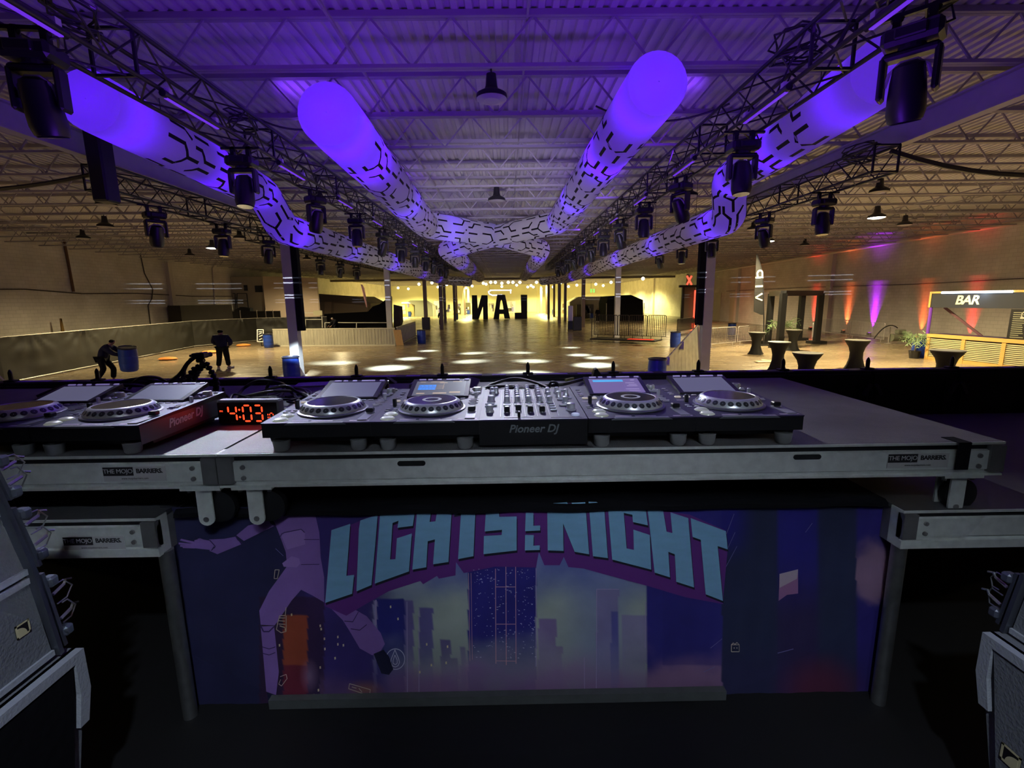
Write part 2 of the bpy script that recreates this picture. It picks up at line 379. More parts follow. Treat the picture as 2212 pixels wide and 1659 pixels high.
for (px, py, lb) in ((1062, 214, 'unlit black high bay lamp in the middle, nearest the stage'), (1073, 434, 'unlit black high bay lamp in the middle, second from the stage'),
        (230, 443, 'unlit black high bay lamp above the left wall, topmost of three'), (228, 490, 'unlit black high bay lamp above the left wall, middle one of three'),
        (180, 515, 'unlit black high bay lamp lowest and closest to the left wall'), (518, 515, 'unlit black high bay lamp just right of the lit left lamp'),
        (1488, 424, 'unlit black high bay lamp right of the inner right truss'), (1899, 415, 'unlit black high bay lamp above the lit lamp near the bar'),
        (1738, 530, 'unlit black high bay lamp over the right wall lights'), (1627, 496, 'unlit black high bay lamp right of the right column'),
        (1954, 486, 'unlit black high bay lamp beside the right wall'), (410, 552, 'unlit black high bay lamp above the left wall pilaster'), (663, 560, 'unlit black high bay lamp right of the left column')):
    g = at_z(px, py, 5.72); g = at_y(px, py, 7.56+1.83*round((g.y-7.56)/1.83)); bay((g.x, g.y, g.z), False, lb, 1.0 if g.y < 10 else 1.15)
# small round lamps of the far hall
ball = MB().lathe([(.001, -.25), (.2, -.14), (.26, 0), (.2, .14), (.05, .25)], n=12, cap=False)
lamps = [(860,622),(882,624),(905,614),(933,611),(946,620),(965,615),(985,616),(1007,622),(1020,618),(1044,612),(1050,614),(1060,610),(1070,610),(1084,612),(1084,619),
         (1098,610),(1108,610),(1116,616),(1123,610),(1140,620),(1147,617),(1152,620),(1159,610),(1182,616),(1195,620),(1211,611),(1228,619),(1246,616),(1260,618),(1287,614),(1303,617),(1320,610),(1389,602)]
first = None
for i, (px, py) in enumerate(lamps):
    Y = min(76 + (py-606)*1.7, 106)
    p = at_y(px, py, Y)
    if first is None:
        first = tag(ball.build('far_lamp', emat('far_lamp_glow', (1, .95, .6), 9), smooth=True), 'small glowing round lamp under the far hall ceiling', 'ceiling lamp', 'far hall lamps'); first.location = p; MB().lathe([(.02, .2), (.02, 1.3)], n=6).build('stem', BLK, first)
    else:
        o = dup(first, p)
# ---------------------------------------------------------------- box trusses
def truss(x, y0, y1, z0, w_, label, drop_y=None):
    t = thing('box_truss', label, 'truss', (x, y0, z0)); L = y1-y0
    for sx in (-1, 1):
        for sz in (0, 1):
            MB().tube([(sx*w_/2, 0, sz*w_+.0), (sx*w_/2, L, sz*w_)], .026, 8).build('chord', BLK, t, smooth=True)
    lc = MB(); st = w_*1.15; n = int(L/st)
    for i in range(n):
        a = i*st; b = a+st; s1, s2 = (-1, 1) if i % 2 else (1, -1)
        for sz in (0, 1): lc.tube([(s1*w_/2, a, sz*w_), (s2*w_/2, b, sz*w_)], .012, 5)
        for sx in (-1, 1): lc.tube([(sx*w_/2, a, 0 if i % 2 else w_), (sx*w_/2, b, w_ if i % 2 else 0)], .012, 5)
    lc.build('lacing', BLK, t)
    i = 0
    while i*3.05 <= L+.1:
        a = min(i*3.05, L)
        fr = MB()
        for d in (0,):
            for sz in (0, 1): fr.bar((-w_/2, a+d, sz*w_), (w_/2, a+d, sz*w_), .03)
            for sx in (-1, 1): fr.bar((sx*w_/2, a+d, 0), (sx*w_/2, a+d, w_), .03)
        fr.build('end_frame', BLK, t); i += 1
    return t
truss(-4.15, 2.6, 42, 5.22, .46, 'long black box truss, inner one on the left')
truss(3.55, 2.6, 42, 5.22, .46, 'long black box truss, inner one on the right')
truss(-8.0+.05, 9.9, 17.0, 5.02, .46, 'black box truss over the left wall side, outer one')
truss(-9.1, 17.8, 40, 5.02, .46, 'black box truss beyond the left column')
truss(6.95, 9.2, 24.0, 5.02, .46, 'black box truss over the right side, outer one')
# cables coiled on the trusses
CAB = mat('black_cable', (.010, .010, .012), .5)
def blob_cable(c, r, n, name, label, cat='cable', rad=.012, flat=.5, seed=1):
    rnd = random.Random(seed); pts = []
    for i in range(n*10):
        th = i*2*math.pi/10 + rnd.uniform(-.1, .1); q = r*(.6+.4*rnd.random())
        pts.append((c[0]+q*math.cos(th), c[1]+q*math.sin(th)*1.2, c[2]+flat*r*math.sin(th*.53+seed)+rnd.uniform(0, .04)))
    return one(MB().tube(pts, rad, 6), name, CAB, label, cat, smooth=True)
blob_cable((-4.15, 8.2, 5.62), .24, 5, 'cable_coil', 'black cable coil on the inner left truss above its second light', seed=3)
blob_cable((3.55, 6.4, 5.75), .28, 6, 'cable_coil', 'black cable coil on top of the inner right truss', seed=5)
blob_cable((-4.15, 5.2, 5.5), .25, 5, 'cable_coil', 'black cable coil on the near end of the inner left truss', seed=8)
blob_cable((3.55, 4.6, 5.5), .25, 5, 'cable_coil', 'black cable coil on the near end of the inner right truss', seed=9)
blob_cable((6.95, 9.9, 5.5), .3, 6, 'cable_coil', 'black cable coil on the near end of the outer right truss', seed=11)
def sag(a, b, s, n=14):
    a = Vector(a); b = Vector(b); return [a.lerp(b, i/n) - Vector((0, 0, s*4*(i/n)*(1-i/n))) for i in range(n+1)]
one(MB().tube(sag((7.1, 9.3, 5.4), (14.0, 9.1, 5.9), .7), .045, 6), 'feeder_cable', CAB, 'thick black cable sagging from the outer right truss to the right', 'cable', smooth=True)
one(MB().tube(sag((-8.0, 9.9, 5.3), (-15, 10.6, 5.6), .35), .04, 6), 'feeder_cable', CAB, 'thick black cable sagging from the outer left truss to the left', 'cable', smooth=True)
one(MB().tube(sag((3.5, 8.0, 5.75), (1.6, 9.0, 6.1), .25), .016, 6), 'feeder_cable', CAB, 'thin black cable looping from the right inner truss to the roof', 'cable', smooth=True)
one(MB().tube(sag((-4.0, 8.4, 5.75), (-2.6, 9.0, 6.1), .25), .016, 6), 'feeder_cable', CAB, 'thin black cable looping from the left inner truss to the roof', 'cable', smooth=True)
# ---------------------------------------------------------------- moving heads
def make_head(loc, label, group):
    t = thing('moving_head_light', label, 'stage light', loc, group=group)
    c = MB()
    for sx in (-.11, .11):
        c.bb(sx-.025, sx+.025, -.03, .03, -.10, .0); c.lathe([(.035, -.02), (.045, 0), (.035, .02)], (sx, 0, 0), 10, Euler((math.pi/2, 0, 0)).to_matrix())
    c.bb(-.27, .27, -.02, .02, .0, .03)
    c.tube([(.12, 0, -.06), (.2, .06, 0), (.23, .02, -.12), (.16, -.05, -.16)], .01, 5)
    c.build('clamp', BLK, t)
    b = MB().bevbox((0, 0, -.165), (.38, .26, .13), .03); b.bevbox((0, -.14, -.165), (.2, .04, .08), .01); b.build('base', BLKP, t)
    y = MB(); y.lathe([(.09, -.26), (.09, -.22)], n=16); y.bevbox((0, 0, -.28), (.36, .13, .06), .02)
    for sx in (-1, 1): y.bevbox((sx*.17, 0, -.43), (.045, .13, .32), .018)
    yo = y.build('yoke', BLKP, t)
    h = MB(); h.lathe([(.06, .17), (.10, .15), (.115, .05), (.125, -.05), (.13, -.18), (.115, -.24), (.10, -.25)], n=18)
    ho = h.build('lamp_head', BLKP, t, smooth=True); ho.location = (0, 0, -.52)
    r = MB(); r.lathe([(.105, -.252), (.105, -.256)], n=18); ro = r.build('lens', mat('head_lens', (.05, .05, .07), .08), ho)
    g = MB(); g.tube([(-.145, .0, .03), (-.12, 0, .12), (-.05, 0, .18), (.05, 0, .18), (.12, 0, .12), (.145, 0, .03)], .014, 6); g.build('handle_ring', mat('grey_ring', (.32, .32, .33), .4), ho)
    return t
def heads(x, ys, z, side, tilts):
    global HEAD0
    for i, y in enumerate(ys):
        nm = ORD[i] if i < len(ORD) else f'{i+1}th'
        lb = f'black moving head light under the {side} truss, {nm} from the stage' if i else f'black moving head light under the {side} truss, nearest the stage'
        gr = f'moving heads under the {side} truss'
        if HEAD0 is None: HEAD0 = t = make_head((x, y, z), lb, gr)
        else: t = dup(HEAD0, (x, y, z), 0, lb, gr)
        tl, pan = tilts[i % len(tilts)]
        t.rotation_euler = (0, 0, pan)
        for ch in t.children:
            if ch.name.startswith('lamp_head'): ch.rotation_euler = (tl, 0, 0)
        t.scale = (1.12,)*3
HEAD0 = None
LT = [(.25, .1), (-.12, 0), (.35, 1.0), (-.1, 0), (.4, 1.1), (-.15, 0)]
heads(-4.15, [4.7, 8.06]+[11.0+2.85*k for k in range(9)], 5.18, 'inner left', LT)
heads(3.55, [4.55]+[7.56+2.6*k for k in range(11)], 5.18, 'inner right', [(.3, -.8), (-.1, 0), (.5, -1.1), (-.08, 0), (.4, -1.0), (-.1, 0)])
heads(-8.0, [11.45, 14.05, 16.66], 4.98, 'outer left', [(.35, .9), (-.1, 0), (.4, .8)])
heads(-9.1, [21.2, 24.1, 26.9, 29.8], 4.98, 'far left', [(.35, .9), (-.1, 0)])
heads(6.95, [10.85, 13.3, 16.6, 19.4, 22.2], 4.98, 'outer right', [(-.1, 0), (.45, -1.0), (-.1, 0)])
# upright fixture on the near end of the outer trusses
for s_, x, y in (('left', -7.6, 9.65),):
    t = thing('hanging_speaker', f'tall black column speaker hung at the near end of the outer {s_} truss', 'speaker', (x, y, 5.0))
    MB().bevbox((0, 0, .6), (.30, .34, 1.75), .03).build('cabinet', BLKP, t)
    MB().bevbox((0, 0, 1.5), (.08, .2, .1), .02).build('bracket', BLK, t)
# led battens along the inner trusses
for s_, x, dx in (('left', -4.15, .27), ('right', 3.55, -.27)):
    b0 = None
    for i, y in enumerate([4.2, 6.5, 9.3, 12.2, 15.1, 18, 21, 24]):
        lb = f'slim violet led batten on the inner {s_} truss, {ORD[i]} from the stage'
        if b0 is None:
            b0 = thing('led_batten', lb, 'stage light', (x+dx, y, 5.17), group=f'led battens on the inner {s_} truss')
            MB().tube([(0, -.55, 0), (0, .55, 0)], .042, 10).build('housing', BLKP, b0, smooth=True)
            MB().bb(-.02 if dx > 0 else -.02, .02, -.5, .5, -.046, -.030).build('light_strip', emat('batten_glow', (.16, .03, .8), .9), b0)
            k_ = MB()
            for q in (-.45, .45): k_.bb(-.035, .035, q-.03, q+.03, -.02, .08)
            k_.build('clamp', mat('clamp_grey', (.45, .45, .47), .4), b0)
        else: dup(b0, (x+dx, y, 5.17), 0, lb)
# ---------------------------------------------------------------- inflatable tubes
def fabric():
    M = bpy.data.materials.new('inflatable_fabric'); M.use_nodes = True; nt = M.node_tree; nt.nodes.remove(nt.nodes['Principled BSDF'])
    a = nt.nodes.new('ShaderNodeBsdfTranslucent'); a.inputs[0].default_value = (.85, .85, .88, 1)
    b = nt.nodes.new('ShaderNodeBsdfDiffuse'); b.inputs[0].default_value = (.72, .70, .76, 1)
    mx = nt.nodes.new('ShaderNodeMixShader'); mx.inputs[0].default_value = .36
    nt.links.new(a.outputs[0], mx.inputs[1]); nt.links.new(b.outputs[0], mx.inputs[2]); nt.links.new(mx.outputs[0], nt.nodes['Material Output'].inputs[0])
    return M
FAB = fabric(); INK = mat('black_ink', (.006, .006, .008), .7, spec=.2)
# circuit motif in unit cell (u along, v around)
MOTIF = [[(.02,.10),(.30,.10),(.42,.32),(.62,.32)], [(.16,.56),(.32,.56),(.42,.32)], [(.52,.06),(.64,.06),(.74,.24),(.96,.24)],
         [(.60,.62),(.70,.44),(.92,.44)], [(.10,.80),(.36,.80),(.44,.94)], [(.54,.84),(.82,.84)]]
def sweep(path, rad, step=.09):
    P = [Vector(p) for p in path]; D = []
    for i in range(len(P)-1):
        n = max(1, int((P[i+1]-P[i]).length/step))
        D += [P[i].lerp(P[i+1], k/n) for k in range(n)]
    D.append(P[-1])
    for _ in range(6):   # soften the bends
        D = [D[0]] + [(D[i-1]+D[i]*2+D[i+1])/4 for i in range(1, len(D)-1)] + [D[-1]]
    S = [0]
    for i in range(1, len(D)): S.append(S[-1]+(D[i]-D[i-1]).length)
    fr = []; prev = None
    for i in range(len(D)):
        t = (D[min(i+1, len(D)-1)]-D[max(i-1, 0)]).normalized()
        if prev is None: a = t.cross(Vector((0, 0, 1))).normalized()
        else:
            a = prev - t*prev.dot(t)
            a.normalize()
        prev = a; fr.append((D[i], a, t.cross(a)))
    return D, S, fr
def inflatable(path, rad, label, cell=1.5, start=1.0, lights=(), lpow=30, seam=2.6, capr=True):
    D, S, fr = sweep(path, rad)
    t = thing('inflatable_tube', label, 'inflatable', path[0])
    def at(s, th, rr):
        s = max(0, min(S[-1]-1e-4, s)); lo, hi = 0, len(S)-1
        while hi-lo > 1:
            m_ = (lo+hi)//2
            if S[m_] <= s: lo = m_
            else: hi = m_
        k = (s-S[lo])/(S[hi]-S[lo]); c = fr[lo][0].lerp(fr[hi][0], k); a = fr[lo][1].lerp(fr[hi][1], k).normalized(); b = fr[lo][2].lerp(fr[hi][2], k).normalized()
        return c + (a*math.cos(th)+b*math.sin(th))*rr
    def R(s):
        q = (s % seam)/seam; return rad*(1+.035*(math.sin(math.pi*q)**.5)-.02)
    n = 28; ring = []
    mb = MB(); base = 0; cnt = 0
    for dome, (c, a, b) in ((0, fr[0]),):
        pass
    for i, (c, a, b) in enumerate(fr):
        for k in range(n):
            th = 2*math.pi*k/n; mb.v.append(tuple(c + (a*math.cos(th)+b*math.sin(th))*R(S[i])))
    for i in range(len(fr)-1):
        for k in range(n):
            k2 = (k+1) % n; mb.f.append((i*n+k, i*n+k2, (i+1)*n+k2, (i+1)*n+k))
    mb.build('tube_skin', FAB, t, world=True, smooth=True)
    for e, nm in ((0, 'near'), (-1, 'far')):
        c, a, b = fr[e]; tn = a.cross(b)*(1 if e else 1); tn = (fr[1][0]-fr[0][0]).normalized()*-1 if e == 0 else (fr[-1][0]-fr[-2][0]).normalized()
        cb = MB(); prof = [(1, 0), (.96, .06), (.8, .11), (.5, .14), (.02, .15)]
        for (q, h) in prof:
            for k in range(n):
                th = 2*math.pi*k/n; cb.v.append(tuple(c + (a*math.cos(th)+b*math.sin(th))*R(S[e])*q + tn*h*rad))
        for i in range(len(prof)-1):
            for k in range(n):
                k2 = (k+1) % n; cb.f.append((i*n+k, i*n+k2, (i+1)*n+k2, (i+1)*n+k))
        cb.build('end_cap', FAB, t, world=True, smooth=True)
    pt = MB(); rows = 3; s0 = start; ci = 0
    while s0 + .2 < S[-1]-.1:
        for rI in range(rows):
            for ln in MOTIF:
                flip = (ci+rI) % 2; pr = None
                for j in range(len(ln)-1):
                    (u0, v0), (u1, v1) = ln[j], ln[j+1]
                    if flip: v0, v1 = 1-v0, 1-v1
                    A = (s0+u0*cell, (rI+v0)/rows*2*math.pi*rad); B = (s0+u1*cell, (rI+v1)/rows*2*math.pi*rad)
                    if B[0] > S[-1]: continue
                    dx, dy = B[0]-A[0], B[1]-A[1]; L = math.hypot(dx, dy); nx, ny = -dy/L*.030, dx/L*.030
                    ex, ey = dx/L*.02, dy/L*.02
                    m_ = max(1, int(L/.1)); ids = []
                    for q in range(m_+1):
                        f_ = q/m_; x_ = A[0]-ex+(dx+2*ex)*f_; y_ = A[1]-ey+(dy+2*ey)*f_
                        for sg in (1, -1):
                            ss, aa = x_+sg*nx, (y_+sg*ny)/rad
                            pt.v.append(tuple(at(ss, aa, R(ss)+.006)))
                    b0_ = len(pt.v)-2*(m_+1)
                    for q in range(m_): pt.f.append((b0_+2*q, b0_+2*q+1, b0_+2*q+3, b0_+2*q+2))
        s0 += cell; ci += 1
    pt.build('printed_pattern', INK, t, world=True)
    k = 1.6
    while k < min(S[-1], 30):
        q = at(k, 0, 0); MB().tube([(q.x, q.y, q.z+rad*.96), (q.x, q.y, 6.14)], .006, 4).build('hanging_wire', BLK, t, world=True); k += 3.66
    for (s_, pw) in lights:
        q = at(s_, 0, 0)
        lamp('POINT', 'tube_light', q, pw*lpow, (.085, .0, 1.0), size=.12)
    return t
TR = .47
INF = [
 ([(-2.72, 8.0, 5.66), (-3.0, 18.6, 5.60), (-.55, 21.0, 5.5), (-2.9, 24.2, 5.25), (-2.6, 27.0, 5.0), (-2.55, 46, 4.95)], .47,
  'violet lit inflatable tube with black circuit pattern, inner left arm', [(.5, 1.4), (1.9, 1.4), (6, 1), (11.6, .8), (16.5, .8), (21, .6), (27, .5)]),
 ([(2.10, 7.1, 5.68), (1.95, 18.6, 5.62), (-.45, 20.9, 5.45), (1.75, 24.2, 5.25), (1.75, 27.0, 5.0), (1.7, 46, 4.95)], .42,
  'violet lit inflatable tube with black circuit pattern, inner right arm', [(.5, 1.1), (3.0, 1.6), (7, 1), (10.8, .7), (15, .8), (19.5, .8), (26, .5)]),
 ([(-5.55, 7.0, 5.50), (-5.95, 12.4, 5.46), (-5.9, 13.2, 4.74), (-5.5, 24, 4.66), (-5.4, 42, 4.55), (-3.6, 46, 4.5)], .40,
  'violet lit inflatable tube with black circuit pattern, outer left arm', [(.45, .9), (3.0, 1.0), (5.1, .7), (6.9, 1), (11, .5), (16.5, .8), (24, .5), (31, .4)]),
 ([(4.4, 6.0, 5.36), (5.25, 11.8, 5.5), (5.6, 12.4, 4.74), (5.35, 24, 4.66), (5.2, 42, 4.55), (3.4, 46, 4.5)], .38,
  'violet lit inflatable tube with black circuit pattern, outer right arm', [(.6, .7), (2.9, 1.1), (5.4, .9), (7.5, 1), (12, .7), (17.2, .8), (25, .5), (32, .4)]),
]
for path, rad, lb, li in INF:
    inflatable(path, rad, lb, lights=li, lpow=13)
# ---------------------------------------------------------------- stage decks
SF = 1.40      # stage floor height
struct(MB().bb(-9, 9, -6, 3.4, SF-.1, SF), 'floor_stage', mat('stage_floor_paint', (.006, .006, .007), .7, noise=.3, nscale=6))
DZ = 2.35; FY = 1.40; BY = 2.62
DECKM = None
def deck_mat():
    M = bpy.data.materials.new('anti_slip_panel'); M.use_nodes = True; nt = M.node_tree; b = nt.nodes['Principled BSDF']
    tc = nt.nodes.new('ShaderNodeTexCoord'); v = nt.nodes.new('ShaderNodeTexVoronoi'); v.inputs['Scale'].default_value = 160; v.inputs['Randomness'].default_value = .25
    nt.links.new(tc.outputs['Object'], v.inputs['Vector'])
    n = nt.nodes.new('ShaderNodeTexNoise'); n.inputs['Scale'].default_value = 5; n.inputs['Detail'].default_value = 8; nt.links.new(tc.outputs['Object'], n.inputs['Vector'])
    cr = nt.nodes.new('ShaderNodeValToRGB'); e = cr.color_ramp.elements; e[0].position = .25; e[0].color = (.10, .10, .105, 1); e[1].position = .6; e[1].color = (.17, .17, .175, 1)
    nt.links.new(n.outputs['Fac'], cr.inputs[0])
    mx = nt.nodes.new('ShaderNodeMix'); mx.data_type = 'RGBA'; mx.blend_type = 'MULTIPLY'; mx.inputs[0].default_value = .7
    c2 = nt.nodes.new('ShaderNodeValToRGB'); c2.color_ramp.elements[0].position = .1; c2.color_ramp.elements[1].position = .5; c2.color_ramp.elements[0].color = (1, 1, 1, 1); c2.color_ramp.elements[1].color = (.45, .45, .45, 1)
    nt.links.new(v.outputs['Distance'], c2.inputs[0]); nt.links.new(cr.outputs[0], mx.inputs[6]); nt.links.new(c2.outputs[0], mx.inputs[7]); nt.links.new(mx.outputs[2], b.inputs['Base Color'])
    b.inputs['Roughness'].default_value = .55
    bp = nt.nodes.new('ShaderNodeBump'); bp.inputs['Strength'].default_value = .5; bp.inputs['Distance'].default_value = .002
    nt.links.new(v.outputs['Distance'], bp.inputs['Height']); bp.invert = True; nt.links.new(bp.outputs[0], b.inputs['Normal'])
    return M
DECKM = deck_mat()
def sticker(x, z, y, parent, w_=.19):
    # two-tone label: THE MOJO (white on black) / BARRIERS. (black on white)
    h = .028; s = MB().bb(x, x+w_, y-.0015, y, z-.018, z+h)
    st = s.build('maker_sticker', mat('sticker_white', (.50, .50, .50), .5), parent, world=True, label='small black and white maker sticker')
    MB().bb(x+.001, x+w_*.485, y-.0022, y-.0012, z, z+h-.001).build('black_field', mat('sticker_black', (.01, .01, .012), .5), st, world=True)
    cz = z+h/2
    text_mb('THE MOJO', .0195, frame((x+w_*.245, y-.0026, cz), (1, 0, 0), (0, 0, 1)), .0003, spacing=.95).build('white_lettering', mat('sticker_white', (.5, .5, .5), .5), st, world=True)
    text_mb('BARRIERS.', .0195, frame((x+w_*.745, y-.0022, cz), (1, 0, 0), (0, 0, 1)), .0003, spacing=.92, bold=.0006).build('black_lettering', mat('sticker_black', (.01, .01, .012), .5), st, world=True)
    text_mb('www.mojobarriers.com', .0085, frame((x+w_*.5, y-.0022, z-.009), (1, 0, 0), (0, 0, 1)), .0002).build('small_lettering', mat('sticker_black', (.01, .01, .012), .5), st, world=True)
def deck(x0, x1, z, label, slots, topm=None, yb=BY, y0=FY, h=.108):
    t = thing('stage_deck', label, 'stage deck', ((x0+x1)/2, y0, z-h))
    MB().bb(x0+.004, x1-.004, y0+.004, yb, z-.012, z).build('deck_panel', topm or DECKM, t, world=True)
    # front rail: lip, black seam, rounded face, bottom flange
    f = MB(); prof = [(y0, z-.001), (y0, z-.009), (y0+.012, z-.010), (y0+.012, z-.026), (y0+.002, z-.029), (y0+.001, z-.088), (y0+.008, z-.092), (y0+.008, z-.100), (y0-.004, z-.101), (y0-.004, z-h), (y0+.05, z-h), (y0+.05, z-.001)]
    f.prism([(x0, a, b) for a, b in prof], (x1-x0, 0, 0)); f.build('front_rail', ALU, t, world=True)
    MB().bb(x0+.01, x1-.01, y0+.0115, y0+.0135, z-.026, z-.0105).build('rail_groove', BLKP, t, world=True)
    g = MB()
    for sx in (x0, x1-.05): g.bb(sx, sx+.05, y0+.05, yb, z-h, z-.013)
    g.bb(x0+.05, x1-.05, yb-.04, yb, z-h, z-.013); g.build('side_rail', ALUD, t, world=True)
    for sx, d in ((x0, 1), (x1, -1)):
        c = MB(); c.bb(min(sx, sx+d*.045), max(sx, sx+d*.045), y0-.006, y0+.02, z-.096, z-.012); c.build('corner_block', ALUD, t, world=True)
        b = MB()
        for bz in (z-.044, z-.078): b.lathe([(.0001, .006), (.007, .005), (.0075, 0)], (sx+d*.075, y0+.0, bz), 10, Euler((math.pi/2, 0, 0)).to_matrix(), cap=False)
        b.build('bolt', ALUD, t, world=True, smooth=True)
    for sx in slots:
        s = MB(); n = 12; pts = []
        for k in range(n+1):
            a = -math.pi/2+math.pi*k/n; pts.append((sx+.035+.008*math.cos(a), y0-.0005, z-.040+.008*math.sin(a)))
        for k in range(n+1):
            a = math.pi/2+math.pi*k/n; pts.append((sx-.035+.008*math.cos(a), y0-.0005, z-.040+.008*math.sin(a)))
        s.prism(pts, (0, .006, 0)); s.build('hand_slot', BLKP, t, world=True)
    return t
d1 = deck(-.89, 1.532, DZ, 'long silver-edged rolling stage deck holding the main row of players', [-.30, .92])
d2 = deck(-3.32, -.893, DZ, 'silver-edged rolling stage deck at the left with the second pair of players', [-2.4])
sticker(1.17, DZ-.062, FY+.0, d1); sticker(-1.24, DZ-.064, FY+.0, d2)
# tape strip hanging over the right corner
one(MB().bb(1.375, 1.415, FY-.012, FY-.009, DZ-.085, DZ+.002).bb(1.375, 1.415, FY-.012, FY+.05, DZ+.0005, DZ+.0025), 'gaffer_tape', BLKC, 'strip of black tape folded over the deck edge at the right corner', 'tape')
# casters
def caster(x, dk):
    class _P:
        pass
    O = Vector((x, FY+.02, 2.12))
    a = MB().bb(-.062, .062, -.02, .11, .112, .122); pts = [(-.024, 0, .112), (.024, 0, .112), (.024, 0, .02)]
    for k in range(9): th = -math.pi*k/8; pts.append((.024*math.cos(th), 0, .012+.024*math.sin(th)*.9))
    a.prism(pts, (0, -.006, 0)); pts2 = [(p[0], p[1]+.05, p[2]) for p in pts]; a.prism(pts2, (0, -.006, 0)); a.v = [tuple(Vector(v)+O) for v in a.v]; t = a.build('caster', ALU, dk, world=True)
    L0 = Vector(dk.location); off = O-L0
    MB().lathe([(.008, 0), (.009, .003), (.0, .003)], off+Vector((0, -.006, .012)), 10, Euler((math.pi/2, 0, 0)).to_matrix()).build('axle_bolt', ALUD, t)
    MB().lathe([(.03, .0), (.052, .004), (.055, .018), (.052, .030), (.03, .034)], off+Vector((.03, .042, .045)), 24, Euler((math.pi/2, 0, 0)).to_matrix()).build('wheel', BLKP, t, smooth=True)
    for q in (-.045, .045): MB().lathe([(.007, -.01), (.008, 0)], off+Vector((q, -.0, .11)), 8).build('bolt', ALUD, t)
caster(-.955, d2); caster(-.797, d1); caster(1.42, d1)
# lower decks
LZ = 2.145
d3 = deck(-3.6, -1.105, LZ, 'lower dull stage deck at the left below the rolling deck', [], mat('lower_deck_top', (.05, .05, .055), .6, noise=.2, nscale=20), h=.128)
d4 = deck(1.245, 3.8, LZ-.018, 'lower dull stage deck at the right beyond the banner', [], mat('lower_deck_top', (.05, .05, .055), .6), h=.128)
sticker(-1.40, LZ-.085, FY+.0, d3)
for x, lb in ((-1.125, 'left'), (1.27, 'right')):
    MB().lathe([(.022, SF), (.022, LZ-.125)], (x+(.012 if lb == 'left' else .006), FY+.035, 0), n=16).build('leg', mat('galvanised', (.32, .33, .33), .35, .85, noise=.3, nscale=25), d3 if lb == 'left' else d4, world=True, smooth=True)
# central lower deck under a black cloth
one(MB().bb(-1.09, 1.24, FY+.10, BY, SF+.01, LZ-.012), 'draped_riser', BLKC, 'black cloth covered riser behind the banner and under the players', 'riser')
cl = MB(); NX = 60
rows = [(BY-.3, LZ-.006, 0), (FY+.105, LZ-.006, .003), (FY+.072, LZ-.004, .004), (FY+.058, LZ-.014, .003), (FY+.056, 2.118, .002)]
for (yy, zz, am) in rows:
    for i in range(NX+1):
        x = -1.09+2.33*i/NX; cl.v.append((x, yy+am*math.sin(i*.9)*.5, zz+am*math.sin(i*.7)))
for j in range(len(rows)-1):
    for i in range(NX): a = j*(NX+1)+i; cl.f.append((a, a+1, a+NX+2, a+NX+1))
one(cl, 'black_drape', BLKC, 'black drape lying over the riser top above the banner', 'cloth', smooth=True)
# silver rail under the banner
one(MB().bb(-.85, .75, FY+.05, FY+.075, SF+.003, SF+.038), 'base_rail', mat('base_rail', (.09, .10, .10), .6, noise=.3, nscale=20), 'dull grey rail on the stage floor under the banner', 'rail')
# ---------------------------------------------------------------- led wall back (front edge of stage) with pins
l0 = None
LM = mat('led_panel_back', (.014, .014, .016), .5)
for i in range(-6, 9):
    x = -.383+.5*i+.25
    lb = f'black led screen panel seen from behind, {"leftmost" if i==-6 else ORD[i+6]} from the left'
    if l0 is None:
        l0 = thing('led_screen', lb, 'led panel', (x, 2.72, SF), group='led screen panels along the stage front')
        MB().bevbox((0, .04, .49), (.498, .08, .96), .006).build('casing', LM, l0)
        f = MB()
        for q in (-.2, .2): f.bb(q-.02, q+.02, -.012, 0, .05, .93)
        f.bb(-.24, .24, -.016, 0, .90, .95); f.bb(-.24, .24, -.016, 0, .45, .5); f.build('rib', LM, l0)
        k_ = MB()
        for q in (-.235, .235):
            for zz in (.88,): k_.box((q*.93, -.02, zz-.02), (.02, .02, .075), Euler((0, .5 if q > 0 else -.5, 0)).to_matrix())
        k_.build('latch', mat('latch_grey', (.10, .10, .10), .4, .5), l0)
        MB().bb(-.246, .246, .083, .086, .02, .95).build('screen_face', emat('screen_violet', (.25, .2, .7), .6), l0)
        MB().bb(-.2, -.02, .01, .05, .9705, .9725).bb(.04, .12, .01, .05, .9705, .9725).build('edge_mark', mat('violet_tape', (.35, .22, .75), .5), l0)
        p = MB(); p.lathe([(.011, .97), (.011, 1.02), (.008, 1.03), (.003, 1.04)], (.25, .04, 0), 12); p.bevbox((.25, .04, .974), (.06, .04, .01), .002); p.build('pin', BLK, l0, smooth=True)
    else: dup(l0, (x, 2.72, SF), 0, lb)
